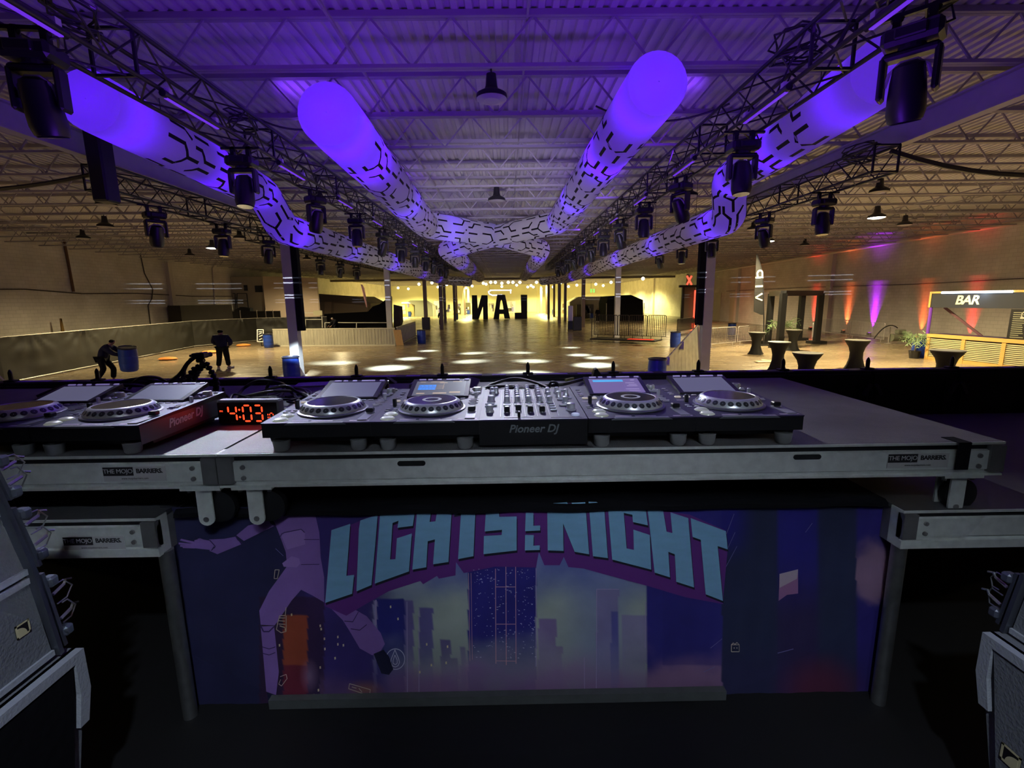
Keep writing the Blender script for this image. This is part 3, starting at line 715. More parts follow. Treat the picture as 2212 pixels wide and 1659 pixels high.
# ---------------------------------------------------------------- players and mixer
TOPM = mat('player_top', (.050, .040, .095), .5, .1, spec=.3)  # violet from reflected stage light is put into this base colour
SIL = mat('brushed_silver', (.70, .72, .75), .3, .5)
SILD = mat('dark_silver', (.30, .31, .33), .3, .7)
LMP = mat('label_print', (.55, .53, .62), .5)
LITW = mat('lit_button_white', (.8, .75, .7), .4, emit=(1, .85, .7), es=.25)
def disc(mb, x, y, z, r, h, n=14): mb.lathe([(r, 0), (r, h*.8), (r*.85, h)], (x, y, z), n); return mb
def top_z(y): return .092 + .016*y/.453
def make_player(label, loc, content=0, side_logo=False):
    t = thing('dj_media_player', label, 'dj player', loc, 0)
    W, Dp = .3285, .453
    b = MB()
    b.prism([(0, 0, .046), (0, 0, .088), (0, Dp, .104), (0, Dp, .02), (0, .05, .02), (0, .04, .046)], (W, 0, 0)); b.build('body', BLKP, t)
    tp = MB(); tp.prism([(0, -.002, .088), (0, -.004, .0925), (0, Dp, .1085), (0, Dp, .104)], (W, 0, 0)); tp.build('top_plate', TOPM, t)
    MB().prism([(.07, -.006, .0865), (.08, -.006, .0925), (.245, -.006, .0925), (.255, -.006, .0865)], (0, .016, .0006)).build('front_lip', mat('lip_grey', (.22, .23, .26), .3, .4), t)
    for fx in (.045, W-.045):
        for fy in (.045, Dp-.06):
            fo = MB(); fo.lathe([(.018, 0), (.023, .006), (.026, .03), (.026, .034)], (fx, fy if fy > .1 else .022, 0), 20); fo.build('foot', mat('foot_grey', (.30, .31, .31), .45, .4), t, smooth=True)
            
    # jog wheel
    cx, cy = .165, .150; cz = top_z(cy)
    MB().lathe([(.112, 0), (.112, .004), (.107, .006), (.104, .006)], (cx, cy, cz-.001), 48, cap=False).build('jog_ring', SILD, t, smooth=True)
    j = MB(); j.lathe([(.104, .003), (.103, .010), (.090, .026), (.084, .030), (.080, .031), (.078, .029)], (cx, cy, cz), 64, cap=False); jo = j.build('jog_wheel', SIL, t, smooth=True)
    dm = MB()
    for k in range(26):
        a = 2*math.pi*k/26; R_ = Matrix.Rotation(a, 3, 'Z') @ Matrix.Rotation(math.radians(50), 3, 'Y')
        dm.lathe([(.0090, -.0004), (.0078, .0008), (.001, .0012)], (cx+.0965*math.cos(a), cy+.0965*math.sin(a), cz+.0185), 10, R_, cap=False)
    dm.build('dimple', mat('dimple_dark', (.12, .13, .15), .25, .6), jo, smooth=True)
    MB().lathe([(.079, .0295), (.001, .0295)], (cx, cy, cz), 48, cap=False).build('jog_top', mat('jog_top', (.05, .05, .055), .12), jo)
    if content: MB().lathe([(.022, .0302), (.032, .0302)], (cx, cy, cz), 32, cap=False).build('jog_display', mat('jog_display', (.45, .47, .5), .3, emit=(.6, .65, .8), es=.15), jo)
    # screen, hinged up at the back
    a0 = math.radians(14); o = Vector((.052, .288, .106)); Rm = Euler((a0, 0, 0)).to_matrix()
    def SC(u, v, h=0): return o + Rm @ Vector((u, v, h))
    sW, sH = .222, .158
    s = MB(); 
    vs = [SC(0,0,-.004), SC(sW,0,-.004), SC(sW,sH,-.012), SC(0,sH,-.012), SC(0,0,.004), SC(sW,0,.004), SC(sW,sH,.004), SC(0,sH,.004)]
    s.add(vs, [(0,3,2,1),(4,5,6,7),(0,1,5,4),(1,2,6,5),(2,3,7,6),(3,0,4,7)]); so = s.build('screen_housing', mat('screen_frame', (.03, .03, .035), .25), t)
    gl = MB().quad(SC(.016, .006, .0046), SC(sW-.016, .006, .0046), SC(sW-.016, .135, .0046), SC(.016, .135, .0046))
    gl.build('display', mat(f'display_{content}', (.05, .05, .08), .28, emit=[(.10, .10, .17), (.11, .115, .14), (.16, .12, .30)][content], es=.9, spec=.35), so)
    if content == 1:
        MB().quad(SC(.03, .055, .0052), SC(.095, .055, .0052), SC(.095, .10, .0052), SC(.03, .10, .0052)).build('waveform', emat('wave_blue', (.0, .22, .9), .9), so)
        q = MB()
        for k in range(16): q.quad(SC(.032+k*.004, .06+.006*(k % 3), .0054), SC(.0335+k*.004, .06+.006*(k % 3), .0054), SC(.0335+k*.004, .097-.005*(k % 4), .0054), SC(.032+k*.004, .097-.005*(k % 4), .0054))
        q.build('waveform_bars', emat('wave_dark', (.02, .10, .35), .7), so)
        q = MB()
        for (u, v, w_, h) in ((.105, .115, .03, .006), (.122, .06, .002, .05), (.098, .09, .025, .002), (.098, .078, .03, .002), (.098, .066, .028, .002), (.03, .02, .03, .008), (.09, .02, .05, .01), (.15, .025, .04, .012), (.03, .125, .02, .005), (.07, .124, .05, .005), (.155, .125, .035, .005)):
            q.quad(SC(u, v, .0053), SC(u+w_, v, .0053), SC(u+w_, v+h, .0053), SC(u, v+h, .0053))
        q.build('screen_text', emat('screen_text', (.8, .6, .45), .6), so)
    if content == 2:
        MB().quad(SC(.03, .104, .0052), SC(.145, .104, .0052), SC(.145, .122, .0052), SC(.03, .122, .0052)).build('selected_row', emat('row_blue', (.05, .42, .85), .95), so)
        q = MB()
        for (u, v, w_, h) in ((.15, .09, .035, .004), (.16, .075, .03, .004), (.15, .062, .04, .004), (.14, .035, .05, .004), (.15, .02, .04, .003), (.175, .115, .015, .006)):
            q.quad(SC(u, v, .0053), SC(u+w_, v, .0053), SC(u+w_, v+h, .0053), SC(u, v+h, .0053))
        q.build('screen_text', emat('row_text', (.55, .45, .85), .7), so)
    for k, w_ in enumerate((.026, .016, .016, .034, .016, .018)): MB().box(SC(.022+.035*k+w_/2, .148, .006), (w_, .007, .003), Rm).build('screen_button', mat('screen_button', (.5, .45, .65), .4, emit=(.5, .4, 1), es=.25), so)
    # browse knob block right of the screen
    kb = MB(); disc(kb, .301, .385, top_z(.385), .016, .018, 18); kb.build('browse_knob', SIL, t, smooth=True)
    MB().lathe([(.009, 0), (.001, .001)], (.301, .385, top_z(.385)+.0182), 14, cap=False).build('knob_cap', BLKP, t)
    q = MB()
    for (x, y, w_, d) in ((.286, .42, .016, .012), (.310, .42, .016, .012), (.284, .352, .018, .012), (.308, .352, .018, .012), (.296, .332, .03, .010)):
        MB().bevbox((x, y, top_z(y)+.004), (w_, d, .008), .003).build('browse_button', SIL, t)
    # transport and hot cue buttons
    q = MB(); 
    for (x, y, r) in ((.045, .03, .019), (.045, .075, .019)):
        MB().lathe([(r+.004, 0), (r+.003, .002), (r, .002), (r, .004), (r*.8, .007)], (x, y, top_z(y)), 20).build('play_button', mat('play_button', (.72, .73, .70), .3, .3, emit=(.9, 1, .7), es=.08), t, smooth=True)
    for x in (.028, .060): MB().bevbox((x, .245, top_z(.245)+.003), (.022, .014, .006), .003).build('loop_button', LITW, t)
    for k in range(8): MB().bevbox((.070+.0265*k, .272, top_z(.272)+.002), (.018, .008, .004), .0015).build('cue_button', LMP, t)
    for (x, y) in ((.022, .115), (.046, .115), (.022, .135), (.046, .135), (.022, .29), (.022, .31), (.022, .35), (.022, .38)): MB().bevbox((x, y, top_z(y)+.002), (.016, .007, .004), .0015).build('small_button', LMP, t)
    for k in range(7): MB().bevbox((.297, .185+.018*k, top_z(.2)+.003), (.034 if k % 2 else .022, .005, .003), .001).build('small_button', LMP, t)
    MB().bevbox((.034, .178, top_z(.178)+.014), (.012, .014, .028), .002).build('direction_lever', BLKP, t)
    MB().bevbox((.302, .288, top_z(.288)+.010), (.011, .010, .022), .002).build('mode_switch', SIL, t)
    # tempo slider
    MB().bb(.285, .315, .012, .150, .094, top_z(.08)+.0018).build('slider_track', mat('track_grey', (.26, .27, .31), .4), t)
    MB().bevbox((.300, .105, top_z(.105)+.010), (.024, .024, .014), .003).build('slider_cap', BLKP, t)
    MB().bb(.284, .316, .098, .101, top_z(.1)+.002, top_z(.1)+.0035).build('slider_line', WHT, t)
    q = MB()
    for (x0, x1, y) in ((.085, .135, .012), (.145, .21, .010), (.262, .322, .008)): q.bb(x0, x1, y, y+.010, top_z(y)-.001, top_z(y)+.0012)
    for k in range(6): q.bb(.01+.002*k, .05-.004*k, .20+.008*k, .202+.008*k, top_z(.2), top_z(.2)+.0012)
    q.build('label_strip', mat('label_strip', (.50, .42, .55), .5), t)
    if side_logo:
        MB().bb(W, W+.001, .0, Dp, .03, .088).build('side_plate', mat('side_grey', (.13, .13, .14), .35, .3), t)
        text_mb('Pioneer DJ', .040, frame((W+.0016, .21, .066), (0, 1, 0.035), (0, 0, 1)), .0004, shear=.25, bold=.0010).build('side_logo', mat('logo_white', (.75, .75, .75), .4), t, label='white maker name on the side')
    return t
U0 = -.748; UY = FY+.006
make_player('dj player with dark screen, leftmost in the main row beside the clock', (U0, UY, DZ), 0)
make_player('dj player showing a blue waveform, left of the mixer', (U0+.329, UY, DZ), 1)
make_player('dj player showing a blue highlighted row, right of the mixer', (U0+.329*2+.333, UY, DZ), 2)
make_player('dj player with dark screen at the right end of the main row', (U0+.329*3+.333, UY, DZ), 0)
# mixer
def make_mixer(loc):
    t = thing('dj_mixer', 'four channel dj mixer with knobs and black faders in the middle of the row', 'dj mixer', loc); W, Dp = .330, .414
    MB().prism([(0, 0, .012), (0, 0, .088), (0, Dp, .104), (0, Dp, .012)], (W, 0, 0)).build('body', BLKP, t)
    MB().prism([(0, -.002, .088), (0, -.003, .0925), (0, Dp, .1075), (0, Dp, .104)], (W, 0, 0)).build('top_plate', TOPM, t)
    text_mb('Pioneer DJ', .034, frame((.165, -.0012, .062), (1, 0, 0), (0, 0, 1)), .0005, shear=.25, bold=.0006).build('front_logo', mat('logo_grey', (.20, .22, .23), .4), t, label='grey maker name on the front')
    tz = lambda y: .0925+.015*y/Dp
    def knob(mb, x, y, r=.0085, h=.024): mb.lathe([(r*1.25, 0), (r*1.2, .004), (r, .006), (r*.9, h), (r*.5, h+.002)], (x, y, tz(y)), 12)
    chx = (.085, .122, .160, .198)
    for ci, x in enumerate(chx):
        for y in (.20, .238, .272, .306, .338, .37):
            kb = MB(); knob(kb, x, y, .0085 if y > .21 else .0105); kb.build('channel_knob', SIL, t, smooth=True)
        MB().bb(x-.003, x+.003, .065, .155, tz(.11), tz(.11)+.001).bb(x-.012, x+.012, .150, .172, tz(.16), tz(.16)+.006).build('fader_slot', mat('pale_cap', (.75, .75, .78), .4), t)
        y = .085 if ci != 1 else .107
        MB().bevbox((x, y, tz(y)+.010), (.018, .024, .018), .003).build('channel_fader', BLKP, t)
        tk = MB()
        for q in range(7): tk.bb(x-.011, x-.005, .07+q*.012, .0712+q*.012, tz(.1), tz(.1)+.0008); tk.bb(x+.005, x+.011, .07+q*.012, .0712+q*.012, tz(.1), tz(.1)+.0008)
        for q in range(9): tk.bb(x+.013, x+.022, .19+q*.022, .192+q*.022, tz(.28), tz(.28)+.0008)
        tk.build('scale_marks', LMP, t)
    ln = MB()
    for x in (.064, .103, .141, .179, .218, .245): ln.bb(x, x+.0016, .03, Dp-.02, tz(.03)-.001, tz(.03)+.0006) if 0 else ln.prism([(x, .03, tz(.03)+.0006), (x+.0016, .03, tz(.03)+.0006), (x+.0016, Dp-.02, tz(Dp-.02)+.0006), (x, Dp-.02, tz(Dp-.02)+.0006)], (0, 0, .0004))
    ln.build('divider_line', LMP, t)
    for (x, y, r) in ((.03, .09, .011), (.03, .35, .009), (.045, .35, .009), (.033, .29, .009), (.03, .22, .012), (.27, .34, .009), (.235, .33, .009), (.232, .20, .010), (.292, .10, .014), (.285, .19, .010), (.27, .27, .009), (.3, .30, .009), (.234, .27, .009)):
        kb = MB(); knob(kb, x, y, r, .022); kb.build('side_knob', SIL, t, smooth=True)
    for (x, y, w_) in ((.026, .15, .03), (.026, .18, .03), (.046, .16, .012), (.026, .12, .02), (.28, .23, .04), (.285, .15, .05), (.29, .25, .05), (.235, .24, .02), (.235, .15, .02), (.235, .12, .022), (.235, .09, .022), (.3, .37, .022)): MB().bevbox((x, y, tz(y)+.003), (w_, .010, .006), .002).build('panel_button', mat('pale_button', (.62, .64, .72), .4), t)
    MB().lathe([(.013, 0), (.013, .005), (.010, .007)], (.298, .035, tz(.035)), 18).build('effect_button', mat('effect_button', (.75, .78, .85), .3, emit=(.5, .6, 1), es=.3), t)
    MB().bb(.075, .12, .018, .028, .0925, tz(.02)+.001).bb(.22, .32, .012, .014, .0925, .0942).build('label_strip', mat('label_strip', (.50, .42, .55), .5), t)
    MB().bb(.12, .165, .022, .024, .0925, .0943).build('crossfader_slot', WHT, t); MB().bevbox((.122, .024, .103), (.008, .022, .018), .002).build('crossfader', BLKP, t)
    return t
make_mixer((U0+.329*2, UY, DZ))
# left pair
L1 = at_z(281, 925, DZ+.092)
print('left pair corner', L1)
make_player('dj player with the white maker name on its side, beside the clock', (L1.x-.3285, FY+.006, DZ), 0, True)
make_player('dj player at the far left edge of the table', (L1.x-.3285-.332, FY+.006, DZ), 0)
# clock
cp = at_z(536, 918, DZ); t = thing('digital_clock', 'digital clock with red numerals reading 4:03 beside the players', 'clock', (cp.x, cp.y, DZ), math.radians(-2))
MB().bevbox((0, .03, .047), (.236, .045, .092), .006).build('case', mat('clock_case', (.22, .22, .22), .4), t)
MB().bb(-.112, .112, .004, .0068, .006, .084).build('window', mat('clock_window', (.02, .008, .006), .12), t)
DIG = {'0': 'abcdef', '1': 'bc', '3': 'abgcd', '4': 'fgbc'}
def seg(mb, x, z, w_, h, ch, th, y=.0035, sl=.06):
    S = {'a': ((0, h), (w_, h)), 'b': ((w_, h), (w_, h/2)), 'c': ((w_, h/2), (w_, 0)), 'd': ((0, 0), (w_, 0)), 'e': ((0, 0), (0, h/2)), 'f': ((0, h/2), (0, h)), 'g': ((0, h/2), (w_, h/2))}
    for c in DIG[ch]:
        (a, b), (c_, d) = S[c]; A = Vector((x+a, y, z+b)); B = Vector((x+c_, y, z+d)); dd = (B-A).normalized(); A += dd*th*.55; B -= dd*th*.55
        nn = Vector((-dd.z, 0, dd.x))*th/2
        mb.prism([A, A+dd*th/2+nn, B-dd*th/2+nn, B, B-dd*th/2-nn, A+dd*th/2-nn], (0, .0012, 0))
dg = MB(); seg(dg, -.072, .014, .030, .060, '4', .0065); seg(dg, -.016, .014, .030, .060, '0', .0065); seg(dg, .026, .014, .030, .060, '3', .0065); seg(dg, .070, .022, .007, .022, '1', .0035); seg(dg, .084, .022, .013, .022, '0', .0035)
for z in (.030, .058): dg.lathe([(.0032, 0), (.004, .001)], (-.029, .0035, z), 10, Euler((math.pi/2, 0, 0)).to_matrix())
dg.build('numerals', emat('clock_red', (1, .075, .02), 1.5), t)
text_mb('PM', .010, frame((-.099, .0035, .052), (1, 0, 0), (0, 0, 1)), .0004).build('pm_mark', emat('clock_red', (1, .075, .02), 1.5), t)
lamp('AREA', 'clock_glow', (cp.x, cp.y-.01, DZ+.05), .028, (1, .05, .02), (cp.x, cp.y-1, DZ-.1), .15, size_y=.05)
# ---------------------------------------------------------------- printed banner
BNY = 1.478
def bp(x, y, off=0): return at_y(x, y, BNY-off)
def sstep(a, b, v): t_ = max(0, min(1, (v-a)/(b-a))); return t_*t_*(3-2*t_)
def lerp3(a, b, t_): return tuple(a[i]+(b[i]-a[i])*t_ for i in range(3))
from mathutils import noise as mnoise
def art(x, y):
    n = mnoise.fractal(Vector((x/110, y/80, 3.1)), 1.0, 2.0, 5)*.5
    nv = (.022, .022, .085)
    c = nv
    sky = lerp3((.17, .22, .55), (.42, .50, .44), sstep(1200, 1330, y+n*60) * (1-.5*sstep(1180, 1290, x)*(1-sstep(1290, 1400, x))))
    sky = lerp3(sky, (.30, .19, .36), sstep(1370, 1500, y+n*90))
    k = sstep(800, 860, x+n*40)*(1-sstep(1395, 1400, x))
    c = lerp3((.05, .03, .20), sky, k)
    if x < 660: c = lerp3(nv, (.05, .03, .18), sstep(560, 700, x+n*60))
    if 560 < x < 700 and y > 1290: c = lerp3(c, (.04, .012, .05), .8)
    if x >= 1398:
        c = (.035, .03, .27); c = lerp3(c, (.28, .16, .30), sstep(1380, 1480, y+n*110))
        if x > 1430 and y < 1440: c = lerp3(c, (.03, .025, .23), .5)
    if x >= 1560:
        c = (.022, .030, .085)
        b1 = sstep(1676, 1684, x)*(1-sstep(1762, 1775, x)); c = lerp3(c, lerp3((.025, .02, .25), (.03, .02, .09), sstep(1180, 1350, y)), b1)
        c = lerp3(c, (.025, .02, .26), (1-sstep(1575, 1640, x))*(1-sstep(1130, 1230, y)))
        b2 = sstep(1846, 1856, x); c = lerp3(c, (.03, .02, .22), b2)
        if x > 1850:
            q = sstep(.0, .5, 1-math.hypot((x-1890)/55, (y-1235)/95)+n*.8); c = lerp3(c, (.34, .20, .30), q*.85)
        c = lerp3(c, (.17, .02, .03), (1-sstep(20, 120, math.hypot(x-1770, (y-1490)*1.3)+n*20))*.9)
        c = lerp3(c, (.03, .02, .10), sstep(1360, 1460, y)*.4)
    # main tower and soft skyline fading in haze
    hz = sstep(1360, 1470, y+n*60)
    for (x0, x1, yt, cc) in ((1011, 1158, 1160, (.03, .025, .27)), (905, 935, 1313, (.16, .14, .38)), (952, 974, 1381, (.16, .12, .33)), (974, 990, 1423, (.15, .11, .30)), (995, 1006, 1398, (.2, .17, .36)),
            (1163, 1202, 1337, (.27, .20, .42)), (1202, 1215, 1400, (.27, .20, .40)), (1289, 1337, 1273, (.27, .25, .48)), (1320, 1337, 1323, (.12, .12, .42)), (1345, 1396, 1330, (.30, .28, .46)), (812, 874, 1296, (.03, .03, .26)), (874, 893, 1300, (.20, .16, .42)), (806, 814, 1300, (.35, .33, .55))):
        if x0 <= x < x1 and y >= yt: c = lerp3(cc, c, hz*(.75 if x0 != 812 else .5))
    if y > 1440: 
        q = sstep(1440, 1520, y+n*50)*(1 if 690 < x < 1560 else 0); c = lerp3(c, (.20, .10, .22), q*.6)
    if 611 < x < 664 and y > 1330:
        c = lerp3(c, (.22, .02, .045), .85)
        if y < 1440 and x < 664: c = lerp3(c, (.42, .085, .03), .8)
    c = lerp3(c, (.45, .28, .48), .5*max(0, 1-math.hypot((x-668)/22, (y-1460)/40)))
    c = lerp3(c, (.5, .2, .05), .6*max(0, 1-math.hypot((x-790)/45, (y-1490)/22)))
    g = 1+.35*n
    return tuple(min(1, max(.004, v*g)) for v in c)
bn = thing('printed_banner', 'long printed city skyline banner with blue block lettering hung below the table', 'banner', (0, BNY, SF))
x0p, x1p, y0p, y1p = 342, 1946, 1096, 1534; ST = 4
bt = at_y(1100, 1100, BNY).z+.01
mb = MB(); cols = []; nx = (x1p-x0p)//ST; ny = (y1p-y0p)//ST
pts = {}
def edge_x(j, x): return x
for j in range(ny+1):
    for i in range(nx+1):
        x = x0p+i*ST; y = y0p+j*ST
        # slanting left and right borders of the cloth
        f_ = (y-1130)/400; lx = 345+max(0, f_)*85; rx = 1944-max(0, f_)*40
        xx = lx+(rx-lx)*i/nx
        yb_ = y
        p = bp(xx, yb_); p.y += .003*(1+math.sin(xx/23))*.5+.0015*(1+math.sin(xx/7+y/60))*.5; mb.v.append(tuple(p)); cols.append(art(xx, y))
for j in range(ny):
    for i in range(nx): a = j*(nx+1)+i; mb.f.append((a, a+nx+1, a+nx+2, a+1))
bM = bpy.data.materials.new('banner_print'); bM.use_nodes = True; nt = bM.node_tree; bb_ = nt.nodes['Principled BSDF']; bb_.inputs['Roughness'].default_value = .75
at = nt.nodes.new('ShaderNodeVertexColor'); at.layer_name = 'print'; nt.links.new(at.outputs[0], bb_.inputs['Base Color'])
clo = mb.build('printed_cloth', bM, bn, world=True, smooth=True)
ca = clo.data.color_attributes.new('print', 'FLOAT_COLOR', 'POINT')
ca.data.foreach_set('color', [v for c in cols for v in (*c, 1)])
def poly(name, m, polys, off, parent=bn, sx=1, sy=1, ox=0, oy=0, dx=0, dy=0, label=None):
    q = MB()
    for pl in polys:
        P = [bp(ox+sx*px+dx, oy+sy*py+dy, off) for px, py in pl]
        q.prism(P, (0, .0006, 0))
    return q.build(name, m, parent, world=True, label=label)
A = [((365,410),(560,345),(545,560),(520,885),(600,875),(580,1070),(300,1165)), ((665,310),(845,250),(820,560),(780,980),(625,1045),(650,400)),
     ((870,245),(1000,208),(1235,195),(1210,365),(1050,385),(1062,312),(1000,335),(975,715),(1030,712),(1045,495),(1200,445),(1170,838),(815,965)),
     ((1255,205),(1400,205),(1385,325),(1445,318),(1465,200),(1615,195),(1580,740),(1420,765),(1440,505),(1365,525),(1350,795),(1205,820)),
     ((1640,195),(1935,180),(1925,215),(1860,215),(1840,680),(1680,710),(1710,235),(1632,250))]
Bq = [((630,130),(720,125),(725,188),(850,185),(850,428),(612,455),(615,325),(742,318),(745,280),(620,292)),
      ((915,158),(970,158),(970,252),(1018,250),(1018,285),(910,290)), ((910,318),(972,318),(970,395),(1015,392),(1015,425),(908,428))]
Cq = [((10,135),(215,120),(275,235),(265,125),(405,120),(445,660),(295,635),(175,340),(180,625),(15,620)), ((440,115),(520,118),(600,150),(640,700),(485,680)),
      ((640,165),(1030,170),(1055,360),(900,325),(895,250),(805,230),(835,600),(910,615),(905,405),(1075,460),(1090,820),(685,715)),
      ((1050,165),(1215,210),(1250,425),(1310,440),(1290,225),(1475,285),(1535,1005),(1350,945),(1335,660),(1268,635),(1285,900),(1125,850)),
      ((1500,285),(1865,420),(1885,610),(1780,575),(1835,1145),(1655,1075),(1605,510),(1520,480))]
MAG = mat('print_plum', (.15, .030, .26), .75); LBL = mat('print_sky_blue', (.24, .50, .74), .7, noise=.12, nscale=14, stretch=(1, 1, 3)); DRK = mat('print_dark', (.01, .01, .03), .8)
poly('letter_shadow', MAG, [[(701,1309),(748,1330),(802,1298),(840,1277),(908,1255),(914,1262),(944,1244),(948,1250),(984,1243),(985,1214),(1002,1238),(1070,1224),(1158,1226),(1164,1192),(1176,1221),(1209,1221),(1218,1203),(1228,1225),(1260,1228),(1400,1266),(1480,1290),(1562,1305),(1563,1285),(1572,1185),(1565,1145),(1490,1112),(1390,1098),(1250,1086),(1100,1090),(900,1099),(822,1106),(755,1135),(715,1145)]], .003, label='plum block shadow of the lettering')
S_ = .2080
def ltr(lst, sx, ox, oy):
    for pl in lst:
        e = poly('letter_edge', DRK, [pl], .0042, sx=sx, sy=sx, ox=ox, oy=oy, dx=1.5, dy=5)
        poly('letter', LBL, [pl], .0056, sx=sx, sy=sx, ox=ox, oy=oy, label='sky blue block letter')
ltr(A, S_, 640, 1060); ltr(Bq, .3014, 860, 1060); ltr(Cq, S_, 1180, 1060)
FIG = mat('print_lilac', (.28, .15, .50), .75, noise=.25, nscale=9); FIGD = mat('print_lilac_dark', (.05, .02, .13), .8); FIGL = mat('print_lilac_light', (.38, .22, .60), .75)
s3 = .3014
fg = poly('printed_figure', FIG, [
  [(800,170),(1130,170),(1160,300),(1170,480),(1195,620),(1195,800),(1110,750),(1030,710),(960,790),(860,940),(840,965),(740,960),(730,860),(800,720),(880,610),(930,540),(920,440),(880,330),(845,240)],
  [(565,320),(650,250),(800,215),(845,250),(700,320),(620,360)], [(370,350),(480,345),(560,330),(600,385),(430,455),(370,430),(415,410)],
  [(265,355),(300,345),(370,358),(410,390),(385,425),(262,412)], [(275,368),(170,345),(160,356),(262,382)], [(268,382),(152,372),(152,384),(262,398)], [(265,394),(162,390),(163,402),(262,404)], [(264,404),(180,404),(182,411),(268,414)], [(300,356),(288,344),(306,341),(345,356)],
  [(740,975),(835,970),(850,1100),(870,1300),(850,1465),(780,1440),(760,1200)],
  [(1250,850),(1340,885),(1420,855),(1500,900),(1600,1020),(1630,1100),(1600,1150),(1540,1180),(1450,1130),(1380,1010),(1330,930)]], .0028, sx=s3, sy=s3, ox=340, oy=1060, label='lilac painted figure with outstretched arm')
poly('figure_pouch', FIGL, [[(890,325),(910,305),(1030,280),(1055,300),(1060,385),(930,422)], [(895,520),(960,470),(1015,485),(1025,520),(1000,550),(905,545)]], .0036, parent=fg, sx=s3, sy=s3, ox=340, oy=1060)
def strip(pts_, w_=3):
    o = []
    for i in range(len(pts_)-1):
        a = Vector(pts_[i]); b = Vector(pts_[i+1]); d = (b-a); 
        if d.length == 0: continue
        n_ = Vector((-d.y, d.x)).normalized()*w_/2; o.append([tuple(a-n_), tuple(b-n_), tuple(b+n_), tuple(a+n_)])
    return o
poly('figure_outline', FIGD, strip([(880,330),(890,310),(910,300),(1030,276),(1055,300)],5)+strip([(740,968),(760,1010),(800,1010),(835,975)],9)+strip([(752,1120),(800,1135),(845,1120)],5)+strip([(752,1165),(800,1178),(845,1160)],5)+strip([(1340,935),(1400,940),(1440,870)],5)+strip([(1385,990),(1450,1000),(1500,960)],5)+strip([(1050,350),(1160,350)],4)+strip([(1030,530),(1160,528)],4)+strip([(560,325),(575,350),(610,380)],7)+strip([(800,180),(810,230),(850,260)],6)+strip([(375,355),(415,400),(385,430)],6), .0040, parent=fg, sx=s3, sy=s3, ox=340, oy=1060)
poly('figure_boot', mat('print_boot', (.02, .02, .06), .5), [[(1550,1170),(1620,1140),(1660,1190),(1690,1280),(1660,1320),(1605,1310)], [(785,1445),(850,1465),(850,1540),(800,1560)]], .0036, parent=fg, sx=s3, sy=s3, ox=340, oy=1060)
# tower windows, light lines
ORG = mat('print_orange_line', (.75, .38, .42), .6); PAL = mat('print_pale', (.62, .60, .75), .6)
tw = [(698,560,1240),(772,545,1250),(842,545,1240)]
poly('tower_line', ORG, [l for (x, a, b) in tw for l in strip([(x, a), (x+3, b)], 5)]+strip([(505,590),(515,1220)],3)+strip([(522,590),(532,1210)],3)+strip([(700,690),(842,690)],4)+strip([(705,957),(842,957)],4)+strip([(705,1220),(842,1222)],3), .0030, sx=s3, sy=s3, ox=860, oy=1060)
rnd = random.Random(4); wn = []
for k in range(210):
    x = rnd.choice([rnd.uniform(535, 690), rnd.uniform(705, 840), rnd.uniform(850, 980)]); y = 560+(rnd.random()**1.3)*640; w_ = rnd.choice([3, 4, 8, 12])
    wn.append([(x, y), (x+w_, y), (x+w_, y+3.5), (x, y+3.5)])
poly('tower_window', PAL, wn, .0031, sx=s3, sy=s3, ox=860, oy=1060)
poly('skyline_line', mat('print_violet_line', (.45, .36, .60), .6), strip([(678*1,1296),(679,1500)],1)[:0]+strip([(879,1300),(880,1500)],1.2)+strip([(905,1320),(905,1500)],1.2)+strip([(1289,1273),(1288,1505)],1.2)+strip([(1289,1273),(1337,1273)],1)+strip([(1395,1300),(1394,1400)],1.2)+strip([(812,1296),(812,1350)],3)+strip([(1262,1420),(1263,1505)],1)+strip([(1158,1228),(1158,1440)],1.5), .0029)
circ = [[(854+21*math.cos(a), 1424+23*math.sin(a)), (854+21*math.cos(a+.21), 1424+23*math.sin(a+.21)), (854+19.4*math.cos(a+.21), 1424+21.4*math.sin(a+.21)), (854+19.4*math.cos(a), 1424+21.4*math.sin(a))] for a in [k*.2094 for k in range(30)]]
drop = [(853,1404),(845,1424),(844,1432),(848,1439),(854,1441),(860,1438),(863,1431),(861,1423),(853,1404)]; drop2 = [(853,1415),(849,1427),(849,1433),(854,1436),(858,1433),(858,1426),(853,1415)]
poly('drop_emblem', PAL, circ+strip(drop, 1.6)+strip(drop2, 1.5), .0033, label='pale ring with a drop emblem')
poly('spark', mat('print_spark', (.75, .65, .35), .6), [[(x, y), (x+3, y-1), (x+3.5, y+4), (x+.5, y+5)] for (x, y) in [(628,1326),(690,1350),(692,1357),(699,1378),(690,1440),(728,1390),(728,1374),(686,1489),(699,1506),(700,1400),(722,1420),(740,1392),(842,1309),(858,1335),(602,1392),(676,1500),(615,1358),(920,1390),(965,1395),(962,1430),(930,1435),(905,1450)]], .0032)
